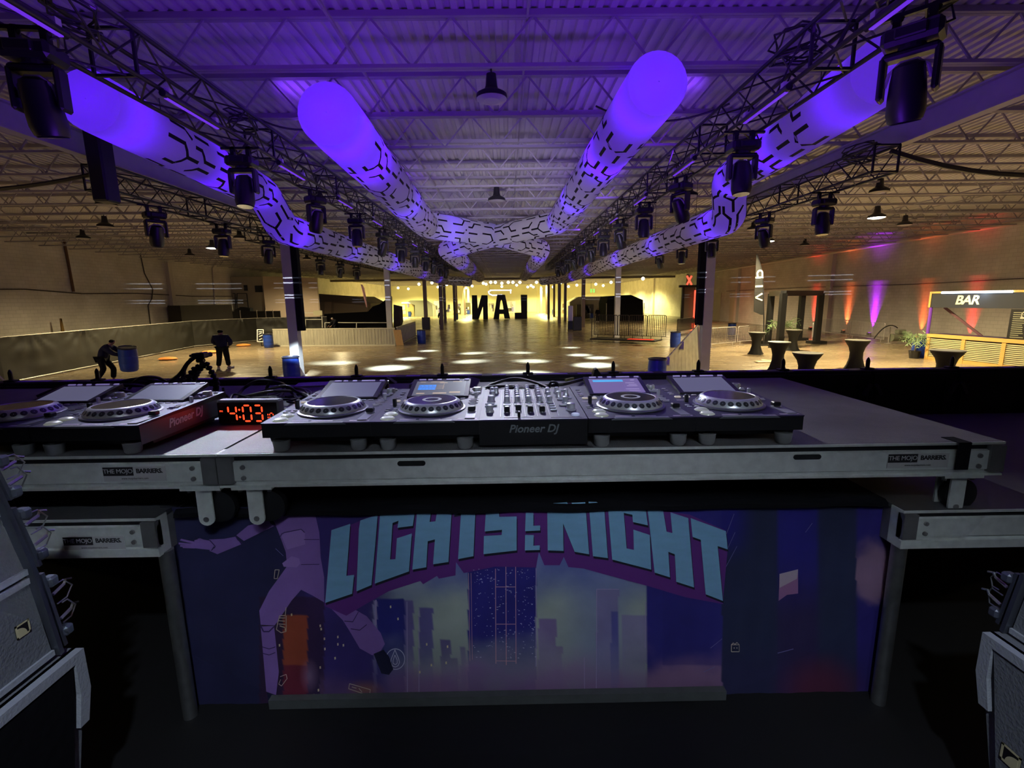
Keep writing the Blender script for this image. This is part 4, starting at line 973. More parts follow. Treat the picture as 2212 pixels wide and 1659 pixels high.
poly('printed_tag', mat('print_cream', (.60, .50, .38), .6), strip([(618,1312),(616,1330),(604,1330),(600,1345),(597,1360),(607,1367),(618,1364),(618,1330)],1.6)+strip([(603,1335),(616,1335)],1.6)+strip([(602,1341),(615,1342)],1.6)+strip([(602,1348),(616,1349)],1.6)+strip([(604,1352),(616,1356)],1.8)+strip([(594,1231),(603,1231),(599,1250),(592,1250),(594,1231)],1.5)+strip([(605,1462),(618,1457),(620,1466),(608,1482),(602,1478),(606,1468)],1.2)+strip([(755,1477),(800,1490),(798,1503),(753,1488),(755,1477)],1.2)+strip([(760,1484),(770,1487)],1.2)+strip([(775,1487),(782,1495)],1.2)+strip([(1580,1393),(1597,1393),(1597,1408),(1580,1408),(1580,1393),(1584,1389),(1588,1392),(1592,1388),(1597,1393)],1.3)+strip([(1585,1400),(1587,1400)],2)+strip([(1591,1400),(1593,1400)],2), .0033)
poly('flag_patch', mat('print_flag', (.36, .16, .34), .7), [[(1684,1240),(1724,1230),(1724,1282),(1700,1285),(1682,1298)]], .0028)
poly('flag_patch', mat('print_flag_light', (.50, .40, .48), .7), [[(1684,1240),(1724,1230),(1722,1250),(1684,1270)]], .0031)
poly('light_streak', mat('print_streak', (.20, .18, .42), .7), strip([(1563,1170),(1586,1110)],1)+strip([(1565,1200),(1588,1150)],1)+strip([(1560,1240),(1592,1180)],1)+strip([(1680,1411),(1714,1402)],1.5)+strip([(1535,1400),(1560,1380)],1)+strip([(1520,1452),(1545,1440)],1)+strip([(595,1185),(612,1201)],1)+strip([(1740,1150),(1755,1130)],1), .0028)
# ---------------------------------------------------------------- monitor speakers beside the player
GR = mat('speaker_grey', (.20, .215, .24), .75, noise=.15, nscale=60, bump=.3, bscale=150); GRL = mat('speaker_edge', (.42, .45, .50), .6, noise=.1, nscale=60, bump=.2, bscale=150)
def emblem(parent, X, y, z, s_, sgn):
    # square outline with a quarter shape inside
    q = MB(); t_ = s_*.12
    for (a, b, c, d) in ((0, s_, 0, t_), (0, s_, s_-t_, s_), (0, t_, 0, s_), (s_-t_, s_, 0, s_)): q.bb(X, X+sgn*.0015, y+a, y+b, z+c, z+d)
    e = q.build('emblem_frame', mat('emblem_cream', (.75, .68, .40), .5), parent, world=True)
    MB().bb(X-sgn*.0002, X+sgn*.0010, y, y+s_, z, z+s_).build('emblem_field', mat('emblem_black', (.01, .01, .012), .5), e, world=True)
    P = [(X+sgn*.0012, y+t_, z+t_)]+[(X+sgn*.0012, y+t_+(s_-2*t_)*.8*math.cos(a), z+t_+(s_-2*t_)*.8*math.sin(a)) for a in [k*math.pi/16 for k in range(9)]]
    MB().prism(P, (sgn*.0006, 0, 0)).build('emblem_curve', mat('emblem_cream', (.75, .68, .40), .5), e, world=True)
for sgn, X, lb, yb_ in ((1, -1.08, 'left', 1.08), (-1, 1.20, 'right', 1.075)):
    t = thing('subwoofer', f'grey subwoofer cabinet on the stage floor at the lower {lb} corner', 'speaker', (X, .7, SF))
    prof = [(yb_, 1.95), (yb_, 1.84), (yb_-.05, 1.62), (yb_-.11, SF+.003), (.22, SF+.003), (.22, 1.95)]
    MB().prism([(X-sgn*.02, a, b) for a, b in prof], (-sgn*.6, 0, 0)).build('cabinet', GR, t, world=True)
    fr = MB()
    fr.prism([(X, yb_, 1.95), (X, yb_, 1.925), (X, .22, 1.925), (X, .22, 1.95)], (-sgn*.03, 0, 0))
    fr.prism([(X, yb_, 1.925), (X, yb_, 1.84), (X, yb_-.02, 1.76), (X, yb_-.045, 1.76), (X, yb_-.028, 1.84), (X, yb_-.028, 1.925)], (-sgn*.03, 0, 0)) 
    fr.prism([(X, .80, 1.925), (X, .78, SF+.01), (X, .74, SF+.01), (X, .765, 1.925)], (-sgn*.03, 0, 0)) if sgn > 0 else None
    fr.build('front_frame', GRL, t, world=True)
    g = MB(); g.prism([(X-sgn*.004, yb_-.03, 1.92), (X-sgn*.004, yb_-.12, SF+.01), (X-sgn*.004, .24, SF+.01), (X-sgn*.004, .24, 1.92)], (-sgn*.02, 0, 0))
    g.build('grille', BLKC if sgn > 0 else GR, t, world=True)
    if sgn < 0:
        e = at_x(2165, 1625, X); emblem(t, X+.002, e.y-.04, e.z-.02, .045, -1)
# two line array boxes on the left, one on the right
def box_prism(name, m, px, X, depth, parent, near=.45):
    P = [at_x(a, b, X) for a, b in px]
    return MB().prism(P, (depth, 0, 0)).build(name, m, parent, world=True)
XL_ = -1.115
c1b = at_x(115, 1418, XL_); c1t = at_x(57, 1245, XL_); c2t = at_x(-8, 1100, XL_); c3t = at_x(-60, 990, XL_)
def array_box(lab, X, b, tp, sgn, dp=.30, logo=None, yn=.45):
    t = thing('line_array_speaker', lab, 'speaker', (X, yn, b.z))
    MB().prism([(X, b.y, b.z+.004), (X, tp.y, tp.z-.004), (X, yn, tp.z-.004), (X, yn, b.z+.004)], (-sgn*dp, 0, 0)).build('cabinet', GR, t, world=True)
    e = MB(); d = .014
    e.bb(X+sgn*.006, X-sgn*.02, yn, b.y, b.z+.004, b.z+.004+d); e.bb(X+sgn*.006, X-sgn*.02, yn, tp.y, tp.z-.004-d, tp.z-.004); e.build('edge_strip', GRL, t, world=True)
    u = MB(); ex = Vector((X+sgn*.004, b.y+.014, b.z)); ey = Vector((X+sgn*.004, tp.y+.014, tp.z)); u.bar(ex-Vector((0, .004, 0)), ey-Vector((0, .004, 0)), .010, .020, (1, 0, 0)); u.bar(ex+Vector((0, .014, .01)), ey+Vector((0, .014, -.01)), .008, .010, (1, 0, 0))
    u.build('rigging_bar', mat('rigging_steel', (.12, .13, .16), .35, .6), t, world=True)
    h = MB()
    for f_ in (.2, .82):
        q = ex.lerp(ey, f_); h.bevbox((q.x, q.y+.028, q.z), (.026, .024, .026), .005)
    h.build('rigging_block', mat('rigging_block', (.10, .11, .15), .4, .3), t, world=True)
    wv = MB()
    for f_, sz in ((.38, .022), (.62, .026)):
        q = ex.lerp(ey, f_)+Vector((0, .03, 0)); wv.tube([q+Vector((0, 0, -.02)), q+Vector((0, sz, -.018)), q+Vector((.005, sz*1.5, .006)), q+Vector((0, sz*.9, .03)), q+Vector((0, .006, .03))], .0018, 5)
    wv.build('pin_wire', SILD, t, world=True)
    pn = MB()
    for f_ in (.35, .66):
        q = ex.lerp(ey, f_)+Vector((0, .025, 0)); pn.tube([q, q+Vector((0, .03, .008))], .004, 6); pn.tube([q+Vector((0, .03, .008)), q+Vector((0, .036, .018)), q+Vector((0, .05, .012))], .003, 5)
    pn.build('locking_pin', mat('bright_steel', (.7, .72, .75), .25, .9), t, world=True)
    if logo: emblem(t, X+sgn*.001, logo.y-.016, logo.z-.016, .032, sgn)
    return t
lg = at_x(48, 1359, XL_)
array_box('grey line array box with square emblem on the left subwoofer', XL_, c1b, c1t, 1, logo=lg)
array_box('grey line array box, second in the stack at the left edge', XL_, c1t, c2t, 1)
array_box('grey line array box, topmost of the stack at the left edge', XL_, c2t, c3t, 1)
XR_ = 1.255; r1b = at_x(2182, 1376, XR_); r1t = at_x(2212, 1235, XR_)
array_box('grey line array box on the right subwoofer', XR_, Vector((XR_, r1b.y, 1.955)), Vector((XR_, r1t.y-.02, r1t.z)), -1)
# ---------------------------------------------------------------- cables on the table
def cable(pts, r, label, m=CAB, name='cable'):
    P = [Vector(p) for p in pts]; out = []
    for i in range(len(P)-1):
        p0 = P[max(i-1, 0)]; p1 = P[i]; p2 = P[i+1]; p3 = P[min(i+2, len(P)-1)]
        for k in range(6):
            t_ = k/6; out.append(.5*((2*p1)+(-p0+p2)*t_+(2*p0-5*p1+4*p2-p3)*t_*t_+(-p0+3*p1-3*p2+p3)*t_**3))
    out.append(P[-1]); out = [Vector((q.x, q.y, max(q.z, DZ+r))) for q in out]
    return one(MB().tube(out, r, 6), name, m, label, 'cable', smooth=True)
def T(x, y, h=0.008, Y=None):
    if Y is None: p = at_z(x, y, DZ); return (p.x, p.y, DZ+h)
    p = at_y(x, y, Y); return tuple(p)
cable([T(0,0,0,2.2) if 0 else T(505,868), T(530,850,.03), T(560,Y=2.25,y=822), T(600,Y=2.25,y=826), T(622,850,.03), T(655,880)], .008, 'black cable arching behind the clock')
cable([T(520,880), T(560,858,.02), T(612,Y=2.1,y=834), T(640,Y=2.1,y=846), T(668,868), T(640,895)], .007, 'black cable curling round the left end of the main row')
cable([T(480,872), T(520,862), T(590,Y=2.0,y=845), T(640,855,.02), T(670,Y=1.9,y=860), T(660,890)], .007, 'black cable looping over the pile behind the clock')
cable([T(590,880), T(575,860,.02), T(585,Y=2.3,y=826), T(612,Y=2.35,y=838), T(600,870)], .007, 'black cable standing in a tall loop behind the clock')
cable([T(640,895,.01), T(668,872,.03), T(650,848,.02), T(610,848), T(560,870)], .006, 'thin black cable crossing the pile behind the clock')
cable([T(615,888), T(640,889), T(660,878), T(672,855,.02), T(640,840)], .0045, 'pale grey cable running out beside the clock', mat('grey_cable', (.35, .35, .36), .5))
cable([T(700,845), T(740,Y=2.5,y=824), T(770,Y=2.5,y=830), T(830,850)], .008, 'black cable arching behind the first player')
cable([T(883,860), T(900,Y=2.3,y=828), T(925,Y=2.3,y=834), T(930,858)], .007, 'black cable hooked behind the second player')
cable([T(1000,872), T(1030,850), T(1075,Y=2.45,y=826), T(1120,Y=2.4,y=818), T(1180,Y=2.2,y=836), T(1195,866)], .008, 'black cable arching behind the mixer')
cable([T(1010,866), T(1050,846,.02), T(1110,Y=2.3,y=834), T(1170,846,.01), T(1230,868)], .007, 'black cable lying low behind the mixer')
cable([T(1040,868), T(1100,Y=2.2,y=840), T(1160,838,.01), T(1215,Y=2.3,y=830), T(1265,822,.01), T(1290,826)], .009, 'thick black cable going from the mixer to the back edge')
cable([T(1186,852,.02), T(1190,Y=2.2,y=826), T(1205,Y=2.2,y=830), T(1200,856)], .006, 'small black cable loop right of the mixer')
cable([T(1140,868), T(1130,862), T(1112,Y=1.95,y=842), T(1128,Y=1.95,y=836), T(1146,Y=1.9,y=846), T(1154,868)], .006, 'white cable arching behind the mixer', mat('white_cable', (.75, .76, .74), .5))
cable([T(1200,862), T(1225,Y=2.0,y=845), T(1250,856,.02)], .0045, 'thin grey cable behind the player right of the mixer', mat('grey_cable', (.35, .35, .36), .5))
cable([T(1395,850), T(1420,Y=2.0,y=842), T(1430,Y=2.0,y=840)], .003, 'short grey cable between the two right players', mat('grey_cable', (.35, .35, .36), .5))
cable([T(215,850), T(260,Y=2.45,y=826), T(310,Y=2.5,y=818), T(350,Y=2.45,y=828), T(380,842)], .010, 'thick black cable arching over the left players')
cable([T(190,848), T(240,Y=2.3,y=834), T(300,Y=2.35,y=832), T(330,848), T(300,862,.02), T(255,880,.09)], .008, 'black cable drooping between the two left players')
cable([T(280,842), T(300,Y=2.4,y=818), T(340,Y=2.45,y=816), T(375,838)], .008, 'black cable crossing behind the left players')
cable([T(350,838), T(385,Y=2.4,y=812), T(405,Y=2.4,y=785), T(420,Y=2.4,y=772)], .010, 'black cable rising to the camera tripod')
cable([T(388,832), T(395,Y=2.4,y=812), T(402,Y=2.4,y=792), T(412,Y=2.4,y=775)], .007, 'second black cable hanging from the camera tripod')
cable([T(482,Y=2.2,y=838), T(484,Y=2.2,y=850), T(490,858), T(500,868)], .006, 'black cable end curling up between tripod and clock')
cable([T(80,860), T(130,Y=2.4,y=838), T(190,Y=2.4,y=836), T(210,850)], .008, 'black cable behind the leftmost player')
rnd = random.Random(12)
for k, (cx_, cy_) in enumerate(((1065,852),(1105,856),(1140,848),(1175,852),(560,872),(600,864),(640,862),(530,866),(170,852),(250,846))):
    P = [T(cx_+rnd.uniform(-45, 45), cy_+rnd.uniform(-12, 14), rnd.uniform(.004, .03)) for _ in range(6)]
    cable(P, .0055, f'thin black cable tangled in the pile {"behind the mixer" if k<4 else ("behind the clock" if k<8 else "behind the left players")}')['group'] = 'tangled thin cables'
one(MB().bar(T(1222,826,.012), T(1238,822,.012), .014), 'cable_tag', mat('yellow_tape', (.35, .38, .10), .6), 'yellow green tape round the cable right of the mixer', 'tape')
# goose neck microphone body, strap, small items
g = at_z(873, 857, DZ+.0); t = thing('bottle', 'small dark glass bottle with shiny neck behind the second player', 'bottle', (g.x, 1.93, DZ))
MB().lathe([(.019, 0), (.021, .01), (.021, .07), (.014, .09), (.009, .10), (.009, .12)], n=18).build('glass', mat('dark_glass', (.02, .01, .03), .08), t, smooth=True)
MB().lathe([(.010, .118), (.011, .13), (.008, .132)], n=14).build('cap', mat('foil', (.6, .6, .65), .25, .8), t, smooth=True)
a = at_y(1003, 862, 1.86); b = at_y(1024, 818, 2.0)
t = thing('phone_stand', 'thin dark phone held up at a slant left of the mixer', 'phone', tuple(a)); 
MB().bar(a+Vector((-.01, 0, 0)), b, .012, .055, (1, .4, 0)).build('slab', mat('phone_black', (.02, .02, .03), .1, .2), t, world=True)
p_ = at_z(930, 838, DZ); one(MB().bevbox((p_.x, p_.y, DZ+.016), (.20, .11, .032), .005), 'network_box', mat('violet_grey_box', (.07, .055, .10), .35), 'flat dark box lying at the back of the table', 'box')
p_ = at_z(675, 832, DZ); one(MB().bevbox((p_.x, p_.y, DZ+.004), (.17, .12, .008), .002, Matrix.Rotation(.2, 3, 'Z')), 'paper_sheet', mat('lilac_card', (.45, .38, .65), .5), 'flat pale card on the table behind the first player', 'card')
p_ = at_z(1290, 826, DZ); one(MB().prism([(p_.x-.03, p_.y, DZ), (p_.x+.05, p_.y, DZ), (p_.x+.0, p_.y, DZ+.075), (p_.x-.015, p_.y, DZ+.07)], (0, .05, 0)), 'cable_clamp', BLK, 'black clamp on the table edge near the player right of the mixer', 'clamp')
p_ = at_z(835, 829, DZ); one(MB().prism([(p_.x-.04, p_.y, DZ), (p_.x+.05, p_.y, DZ), (p_.x+.0, p_.y, DZ+.035)], (0, .05, 0)), 'plug_wedge', BLK, 'small black wedge at the back edge between the first two players', 'wedge')
# flexible tripod with camera
t = thing('flexible_tripod', 'black bendy beaded camera tripod with a small camera on the left deck', 'tripod', tuple(at_z(440, 850, DZ)))
YT = 2.33
def bead(name, pts):
    q = MB(); P = [Vector(p) for p in pts]; L = sum((P[i+1]-P[i]).length for i in range(len(P)-1)); n = int(L/.021)
    for k in range(n+1):
        d = L*k/n; i = 0
        while i < len(P)-2 and d > (P[i+1]-P[i]).length: d -= (P[i+1]-P[i]).length; i += 1
        tn = (P[i+1]-P[i]).normalized(); c = P[i]+tn*d; R_ = tn.to_track_quat('Z', 'Y').to_matrix()
        q.lathe([(.006, -.011), (.015, -.003), (.015, .004), (.006, .011)], c, 8, R_)
    q.build(name, BLKP, t, world=True)
bead('leg', [at_y(437, 790, YT), at_y(422, 795, YT), at_y(408, 812, YT-.03), at_z(408, 850, DZ+.012)])
bead('leg', [at_y(440, 790, YT), at_y(428, 800, YT), at_y(418, 822, YT+.03), at_z(424, 848, DZ+.012)])
bead('leg', [at_y(437, 786, YT), at_y(446, 786, YT), at_y(458, 805, YT), at_y(468, 825, YT+.02), at_z(466, 846, DZ+.012)])
a = at_y(432, 768, YT); MB().bevbox(a, (.062, .05, .030), .006, Matrix.Rotation(-.1, 3, 'Y')).bevbox(a+Vector((.0, 0, -.024)), (.035, .03, .02), .005).bevbox(a+Vector((-.035, 0, .0)), (.02, .03, .012), .003).build('camera_body', BLKP, t, world=True)
MB().lathe([(.010, 0), (.012, .03)], a+Vector((.02, .02, 0)), 12, Euler((-math.pi/2, 0, 0)).to_matrix()).build('camera_lens', BLKP, t, world=True)
# ---------------------------------------------------------------- people
def skin_mesh(verts, edges, radii, m, name, parent, sub=2, root=0):
    me = bpy.data.meshes.new(name); me.from_pydata([tuple(v) for v in verts], edges, []); ob = bpy.data.objects.new(name, me); col.objects.link(ob)
    sk = ob.modifiers.new('s', 'SKIN'); sk.use_smooth_shade = True
    if not me.skin_vertices: me.skin_vertices.new()
    for i, r in enumerate(radii):
        r2 = r if isinstance(r, tuple) else (r, r); me.skin_vertices[0].data[i].radius = r2; me.skin_vertices[0].data[i].use_root = (i == root)
    sb = ob.modifiers.new('b', 'SUBSURF'); sb.levels = sub; sb.render_levels = sub
    bpy.context.view_layer.update()
    m2 = bpy.data.meshes.new_from_object(ob.evaluated_get(bpy.context.evaluated_depsgraph_get())); bpy.data.objects.remove(ob); m2.materials.clear(); m2.materials.append(m)
    m2.polygons.foreach_set('use_smooth', [True]*len(m2.polygons))
    o = bpy.data.objects.new(name, m2); col.objects.link(o); o.parent = parent; return o
SKIN = mat('skin', (.28, .16, .11), .6)
def person(loc, rz, label, J, jacket, trousers, hatm, hood=True, shoes=(.35, .35, .36), scale=1.0):
    """J: joints in metres, person faces +Y."""
    t = thing('person', label, 'person', loc, rz); t.scale = (scale,)*3
    B = dict(pelvis=(0,0,.95), waist=(0,0,1.1), chest=(0,0,1.32), neck=(0,.0,1.48), head0=(0,.01,1.57), head1=(0,.02,1.68),
             shL=(-.18,0,1.40), elL=(-.27,0,1.14), wrL=(-.22,.12,.95), shR=(.18,0,1.40), elR=(.27,0,1.14), wrR=(.22,.12,.95),
             hipL=(-.09,0,.90), knL=(-.11,.03,.50), anL=(-.12,0,.09), toL=(-.14,.15,.04), hipR=(.09,0,.90), knR=(.12,.0,.50), anR=(.13,-.06,.09), toR=(.16,.09,.04))
    B.update(J); B = {k: Vector(v) for k, v in B.items()}
    def hand(w_, e): d = (w_-e).normalized(); return w_+d*.07
    vs = [B[k] for k in ('pelvis','waist','chest','neck','head0','head1','shL','elL','wrL','shR','elR','wrR','hipL','knL','anL','toL','hipR','knR','anR','toR')]
    vs += [hand(B['wrL'], B['elL']), hand(B['wrR'], B['elR'])]
    ed = [(0,1),(1,2),(2,3),(3,4),(4,5),(2,6),(6,7),(7,8),(2,9),(9,10),(10,11),(0,12),(12,13),(13,14),(14,15),(0,16),(16,17),(17,18),(18,19),(8,20),(11,21)]
    rd = [(.13,.10),(.12,.09),(.15,.10),.05,.08,.085,.055,.042,.028,.055,.042,.028,.08,.055,.04,.035,.08,.055,.04,.035,(.035,.018),(.035,.018)]
    skin_mesh(vs, ed, rd, SKIN, 'body', t)
    # fingers
    for w_, e, s_ in ((B['wrL'], B['elL'], -1), (B['wrR'], B['elR'], 1)):
        d = (w_-e).normalized(); sd = d.cross(Vector((0, 1, .2))).normalized(); q = MB(); c = w_+d*.09
        for k, L in enumerate((.065, .075, .07, .055)):
            a = c+sd*(-.027+.018*k); q.tube([a, a+d*L*.55, a+d*L+Vector((0, .012, -.01))], [.009, .008, .006], 6)
        a = w_+d*.03+sd*.03*-1; q.tube([a, a-sd*.02+d*.03, a-sd*.022+d*.055], [.010, .009, .007], 6)
        q.build('fingers', SKIN, t, smooth=True)
    jv = [B[k] for k in ('pelvis','waist','chest','neck','shL','elL','wrL','shR','elR','wrR')]; jv[0] = jv[0]+Vector((0, 0, -.05))
    skin_mesh(jv, [(0,1),(1,2),(2,3),(2,4),(4,5),(5,6),(2,7),(7,8),(8,9)], [(.19,.15),(.18,.14),(.20,.15),.09,.105,.085,.055,.105,.085,.055], jacket, 'jacket', t)
    tv = [B['pelvis'], B['hipL'], B['knL'], B['anL']+Vector((0,0,.04)), B['hipR'], B['knR'], B['anR']+Vector((0,0,.04))]
    skin_mesh(tv, [(0,1),(1,2),(2,3),(0,4),(4,5),(5,6)], [(.15,.13),.11,.085,.075,.11,.085,.075], trousers, 'trousers', t)
    hv = [B['head0']+Vector((0,-.02,-.04)), B['head1']+Vector((0,-.02,.03))]
    skin_mesh(hv, [(0,1)], [(.095,.09) if hood else (.088,.08),(.10,.10)], hatm, 'hood' if hood else 'hair', t)
    sm = mat('shoe_grey', shoes, .6)
    for a, b in ((B['anL'], B['toL']), (B['anR'], B['toR'])):
        q = MB(); d = (b-a); d.z = 0; d.normalize(); c = a+d*.07; c.z = min(a.z, b.z)+.01; ang = math.atan2(d.y, d.x)
        q.bevbox((c.x, c.y, c.z), (.27, .10, .09), .03, Matrix.Rotation(ang, 3, 'Z')); q.build('shoe', sm, t)
    f_ = MB(); h1 = B['head1']; 
    f_.lathe([(.010, 0), (.001, .02)], h1+Vector((0, .085, -.03)), 8, Euler((-math.pi/2, 0, 0)).to_matrix()); 
    for s_ in (-1, 1): f_.lathe([(.011, 0), (.008, .004)], h1+Vector((s_*.032, .078, .0)), 8, Euler((-math.pi/2, 0, 0)).to_matrix())
    f_.box(h1+Vector((0, .078, -.065)), (.045, .01, .008)); f_.build('face_features', mat('face_dark', (.10, .05, .04), .6), t)
    return t
NAVY = mat('navy_cloth', (.015, .016, .045), .9, spec=.1); DGR = mat('dark_green_cloth', (.012, .016, .014), .9, spec=.1); BKC = mat('black_wool', (.008, .008, .012), .95, spec=.1)
g = at_z(485, 797, 0)
person((g.x, g.y, 0), .15, 'person in navy hooded jacket and dark trousers walking away across the left floor', dict(elL=(-.26,.05,1.15), wrL=(-.16,.2,1.0), elR=(.26,.05,1.15), wrR=(.16,.2,1.0), anL=(-.14,-.08,.09), toL=(-.2,.06,.04), knL=(-.12,.02,.5), anR=(.12,.06,.09), toR=(.18,.2,.04)), NAVY, DGR, BKC).scale = (1.32, 1.25, 1.0)
g = at_z(238, 826, 0)
person((g.x, g.y, 0), -1.3, 'person in dark navy clothes bending forward to carry a blue drum', dict(pelvis=(0,-.12,.92), waist=(0,-.06,1.05), chest=(0,.08,1.24), neck=(0,.16,1.38), head0=(0,.22,1.45), head1=(0,.28,1.54), shL=(-.18,.10,1.30), shR=(.18,.10,1.30), elL=(-.24,.32,1.08), elR=(.24,.32,1.08), wrL=(-.20,.52,1.0), wrR=(.20,.52,1.0), hipL=(-.1,-.12,.88), hipR=(.1,-.12,.88), knL=(-.12,.1,.5), knR=(.12,-.05,.5), anL=(-.12,.05,.09), anR=(.12,-.3,.09), toL=(-.12,.2,.04), toR=(.12,-.15,.04)), NAVY, BKC, BKC).scale = (1.3, 1.1, 1.0)
g = at_z(953, 705, 0)
person((g.x, g.y, 0), .4, 'person in black walking towards the far hall near the big letters', dict(knL=(-.1,.15,.5), anL=(-.1,.2,.09), toL=(-.1,.34,.04), anR=(.1,-.25,.12), toR=(.1,-.1,.04)), BKC, BKC, BKC, False)
g = at_z(1291, 696, 0)
person((g.x, g.y, 0), 2.6, 'person in black standing behind the black barricades on the right', {}, BKC, BKC, BKC, False)
g = at_y(728, 722, 33.5)
person((g.x, 33.5, .25), 2.4, 'person with pale cap bent over the desks behind the grey panel wall', dict(chest=(0,.12,1.25), neck=(0,.2,1.35), head0=(0,.26,1.40), head1=(0,.32,1.48), shL=(-.18,.14,1.28), shR=(.18,.14,1.28), elL=(-.24,.3,1.05), elR=(.24,.3,1.05), wrL=(-.18,.45,.95), wrR=(.18,.45,.95)), BKC, BKC, mat('pale_cap_cloth', (.35, .34, .32), .8), False)
# ---------------------------------------------------------------- blue drums
BLUE = mat('blue_plastic', (.012, .045, .30), .4); LID = mat('drum_lid', (.015, .018, .04), .4)
D0 = None
def drum(px, py, label, s_=1.0, z=0, loc=None):
    global D0
    g = Vector(loc) if loc else at_z(px, py, 0)
    if D0 is None:
        D0 = thing('blue_drum', label, 'drum', (g.x, g.y, z), group='blue plastic drums'); 
        MB().lathe([(.24, 0), (.27, .03), (.285, .2), (.292, .28), (.285, .30), (.292, .32), (.292, .56), (.285, .58), (.292, .60), (.28, .75), (.27, .84)], n=28).build('barrel', BLUE, D0, smooth=True)
        MB().lathe([(.285, .83), (.295, .84), (.295, .885), (.28, .89), (.27, .86), (.01, .86)], n=28, cap=False).build('rim', LID, D0, smooth=True)
        o = D0
    else: o = dup(D0, (g.x, g.y, z), 0, label)
    o.scale = (s_,)*3; return o
drum(632, 822, 'blue drum with dark rim in front of the left column, nearest the stage')
drum(581, 751, 'bright blue drum beside the grey panel wall and a small sign')
drum(911, 741, 'dark blue drum at the corner of the grey panel wall')
drum(1458, 750, 'blue drum beside the black barricades')
drum(1418, 832, 'blue drum behind the leaning metal sheet, partly hidden by the stage')
drum(1580, 724, 'blue drum behind the pale barricades on the right'); drum(1984, 772, 'blue drum behind the potted palm at the bar')
drum(1999, 772, 'dark blue drum nearest the bar'); drum(986, 690, 'small blue drum at a brown column in the far hall'); drum(1278, 688, 'dark drum near the far tents', .9)
drum(1196, 679, 'blue drum by the far wall between brown columns'); drum(1012, 679, 'blue drum left of the big letter N'); drum(885, 684, 'blue drum at the far left stall'); drum(897, 682, 'light blue drum right of the far left stall')
dc = at_z(238, 826, 0); o = drum(0, 0, 'tilted blue drum carried by the bending person', loc=(dc.x+.70, dc.y+.10, 0), z=.42); o.rotation_euler = (.1, .12, 0)
# bins wrapped round column feet
for px, py, lb in ((923, 712, 'left column third from the stage'), (1245, 713, 'right column third from the stage')):
    g = at_z(px, py, 0); s_ = -8.15+.0 if px < 1000 else 7.6
    one(MB().bevbox((g.x, g.y-.5, .62), (.75, .5, 1.22), .03), 'trash_bin', mat('bin_navy', (.012, .014, .03), .5), f'dark upright bin standing before the {lb}', 'bin')
g = at_z(1240, 712, 0); t = thing('wrapped_stand', 'small stand wrapped in violet and white film left of a brown column', 'stand', (g.x-.35, g.y, 0))
MB().bevbox((0, 0, .4), (.45, .45, .78), .02).build('base', mat('bin_navy', (.012, .014, .03), .5), t); MB().bevbox((0, 0, 1.5), (.42, .42, 1.4), .05).build('wrapping', mat('lilac_film', (.62, .58, .85), .3), t)
# ---------------------------------------------------------------- fence with dark mesh on the left
FENC = mat('mesh_cloth', (.020, .0195, .016), .55, noise=.25, nscale=3, bump=.5, bscale=3)
PALE = mat('pale_metal', (.50, .49, .44), .45, .4)
fa = [(-17.9, 11.5), (-18.2, 17.2), (-20.6, 31.6), (-18.6, 35.8), (-13.9, 37.2)]
for i in range(len(fa)-1):
    (x0, y0), (x1, y1) = fa[i], fa[i+1]; L = math.hypot(x1-x0, y1-y0); n = max(1, round(L/3.0))
    for k in range(n):
        a = Vector((x0+(x1-x0)*k/n, y0+(y1-y0)*k/n, 0)); b = Vector((x0+(x1-x0)*(k+1)/n, y0+(y1-y0)*(k+1)/n, 0)); d = (b-a).normalized(); nrm = Vector((d.y, -d.x, 0)); Lp = (b-a).length
        t = thing('mesh_fence', 'chain fence panel covered with dark mesh cloth along the left side', 'fence', tuple(a), group='mesh covered fence panels on the left')
        q = MB(); rn = random.Random(i*10+k); NX_, NZ_ = 24, 12
        for j in range(NZ_+1):
            for ii in range(NX_+1):
                u, v = ii/NX_, j/NZ_; w_ = .07*mnoise.noise(Vector((u*3+k*5, v*4, i*7.3)))*4*u*(1-u)+.05*math.sin(14*math.atan2(1.15-v, u-.5+.001)+k)*math.exp(-2.2*(1-v))*4*u*(1-u)
                q.v.append(tuple(d*(u*Lp)+nrm*w_+Vector((0, 0, .10+v*1.60))))
        for j in range(NZ_):
            for ii in range(NX_): c = j*(NX_+1)+ii; q.f.append((c, c+1, c+NX_+2, c+NX_+1))
        q.build('mesh_cover', FENC, t, smooth=True)
        f_ = MB(); f_.tube([(0, 0, 1.71), tuple(d*Lp+Vector((0, 0, 1.71)))], .022, 6); f_.tube([(0, 0, .08), tuple(d*Lp+Vector((0, 0, .08)))], .022, 6); f_.build('rail', PALE, t)
        MB().tube([tuple(-nrm*.06), tuple(-nrm*.06+Vector((0, 0, 1.70)))], .024, 6).build('post', PALE, t)
for px, py, lb in ((363, 778, 'nearest the stage'), (454, 763, 'in the middle'), (526, 748, 'farthest from the stage')):
    g = at_z(px, py, 0); t = thing('sandbag', f'orange sandbag at the fence foot, {lb}', 'sandbag', (g.x, g.y, 0), .3)
    MB().lathe([(.05, .0), (.25, .02), (.30, .07), (.22, .14), (.04, .17)], n=14).build('bag', mat('orange_bag', (.75, .26, .05), .7, bump=.3, bscale=12), t, smooth=True); t.scale = (1.5, .8, 1)
one(MB().bar((-17.9, 17.0, .05), (-17.0, 16.6, .12), .06).bar((-17.9, 17.0, .05), (-18.0, 16.8, .45), .05), 'fence_foot', PALE, 'pale metal fence foot lying at the near end of the mesh fence', 'fence foot')
t = thing('step_ladder', 'rusty yellow folding ladder leaning at the left wall', 'ladder', (-25.6, 29.0, 0)); g0 = at_x(133, 730, -25.8); g1 = at_x(131, 688, -25.8); g2 = at_x(142, 728, -25.8)
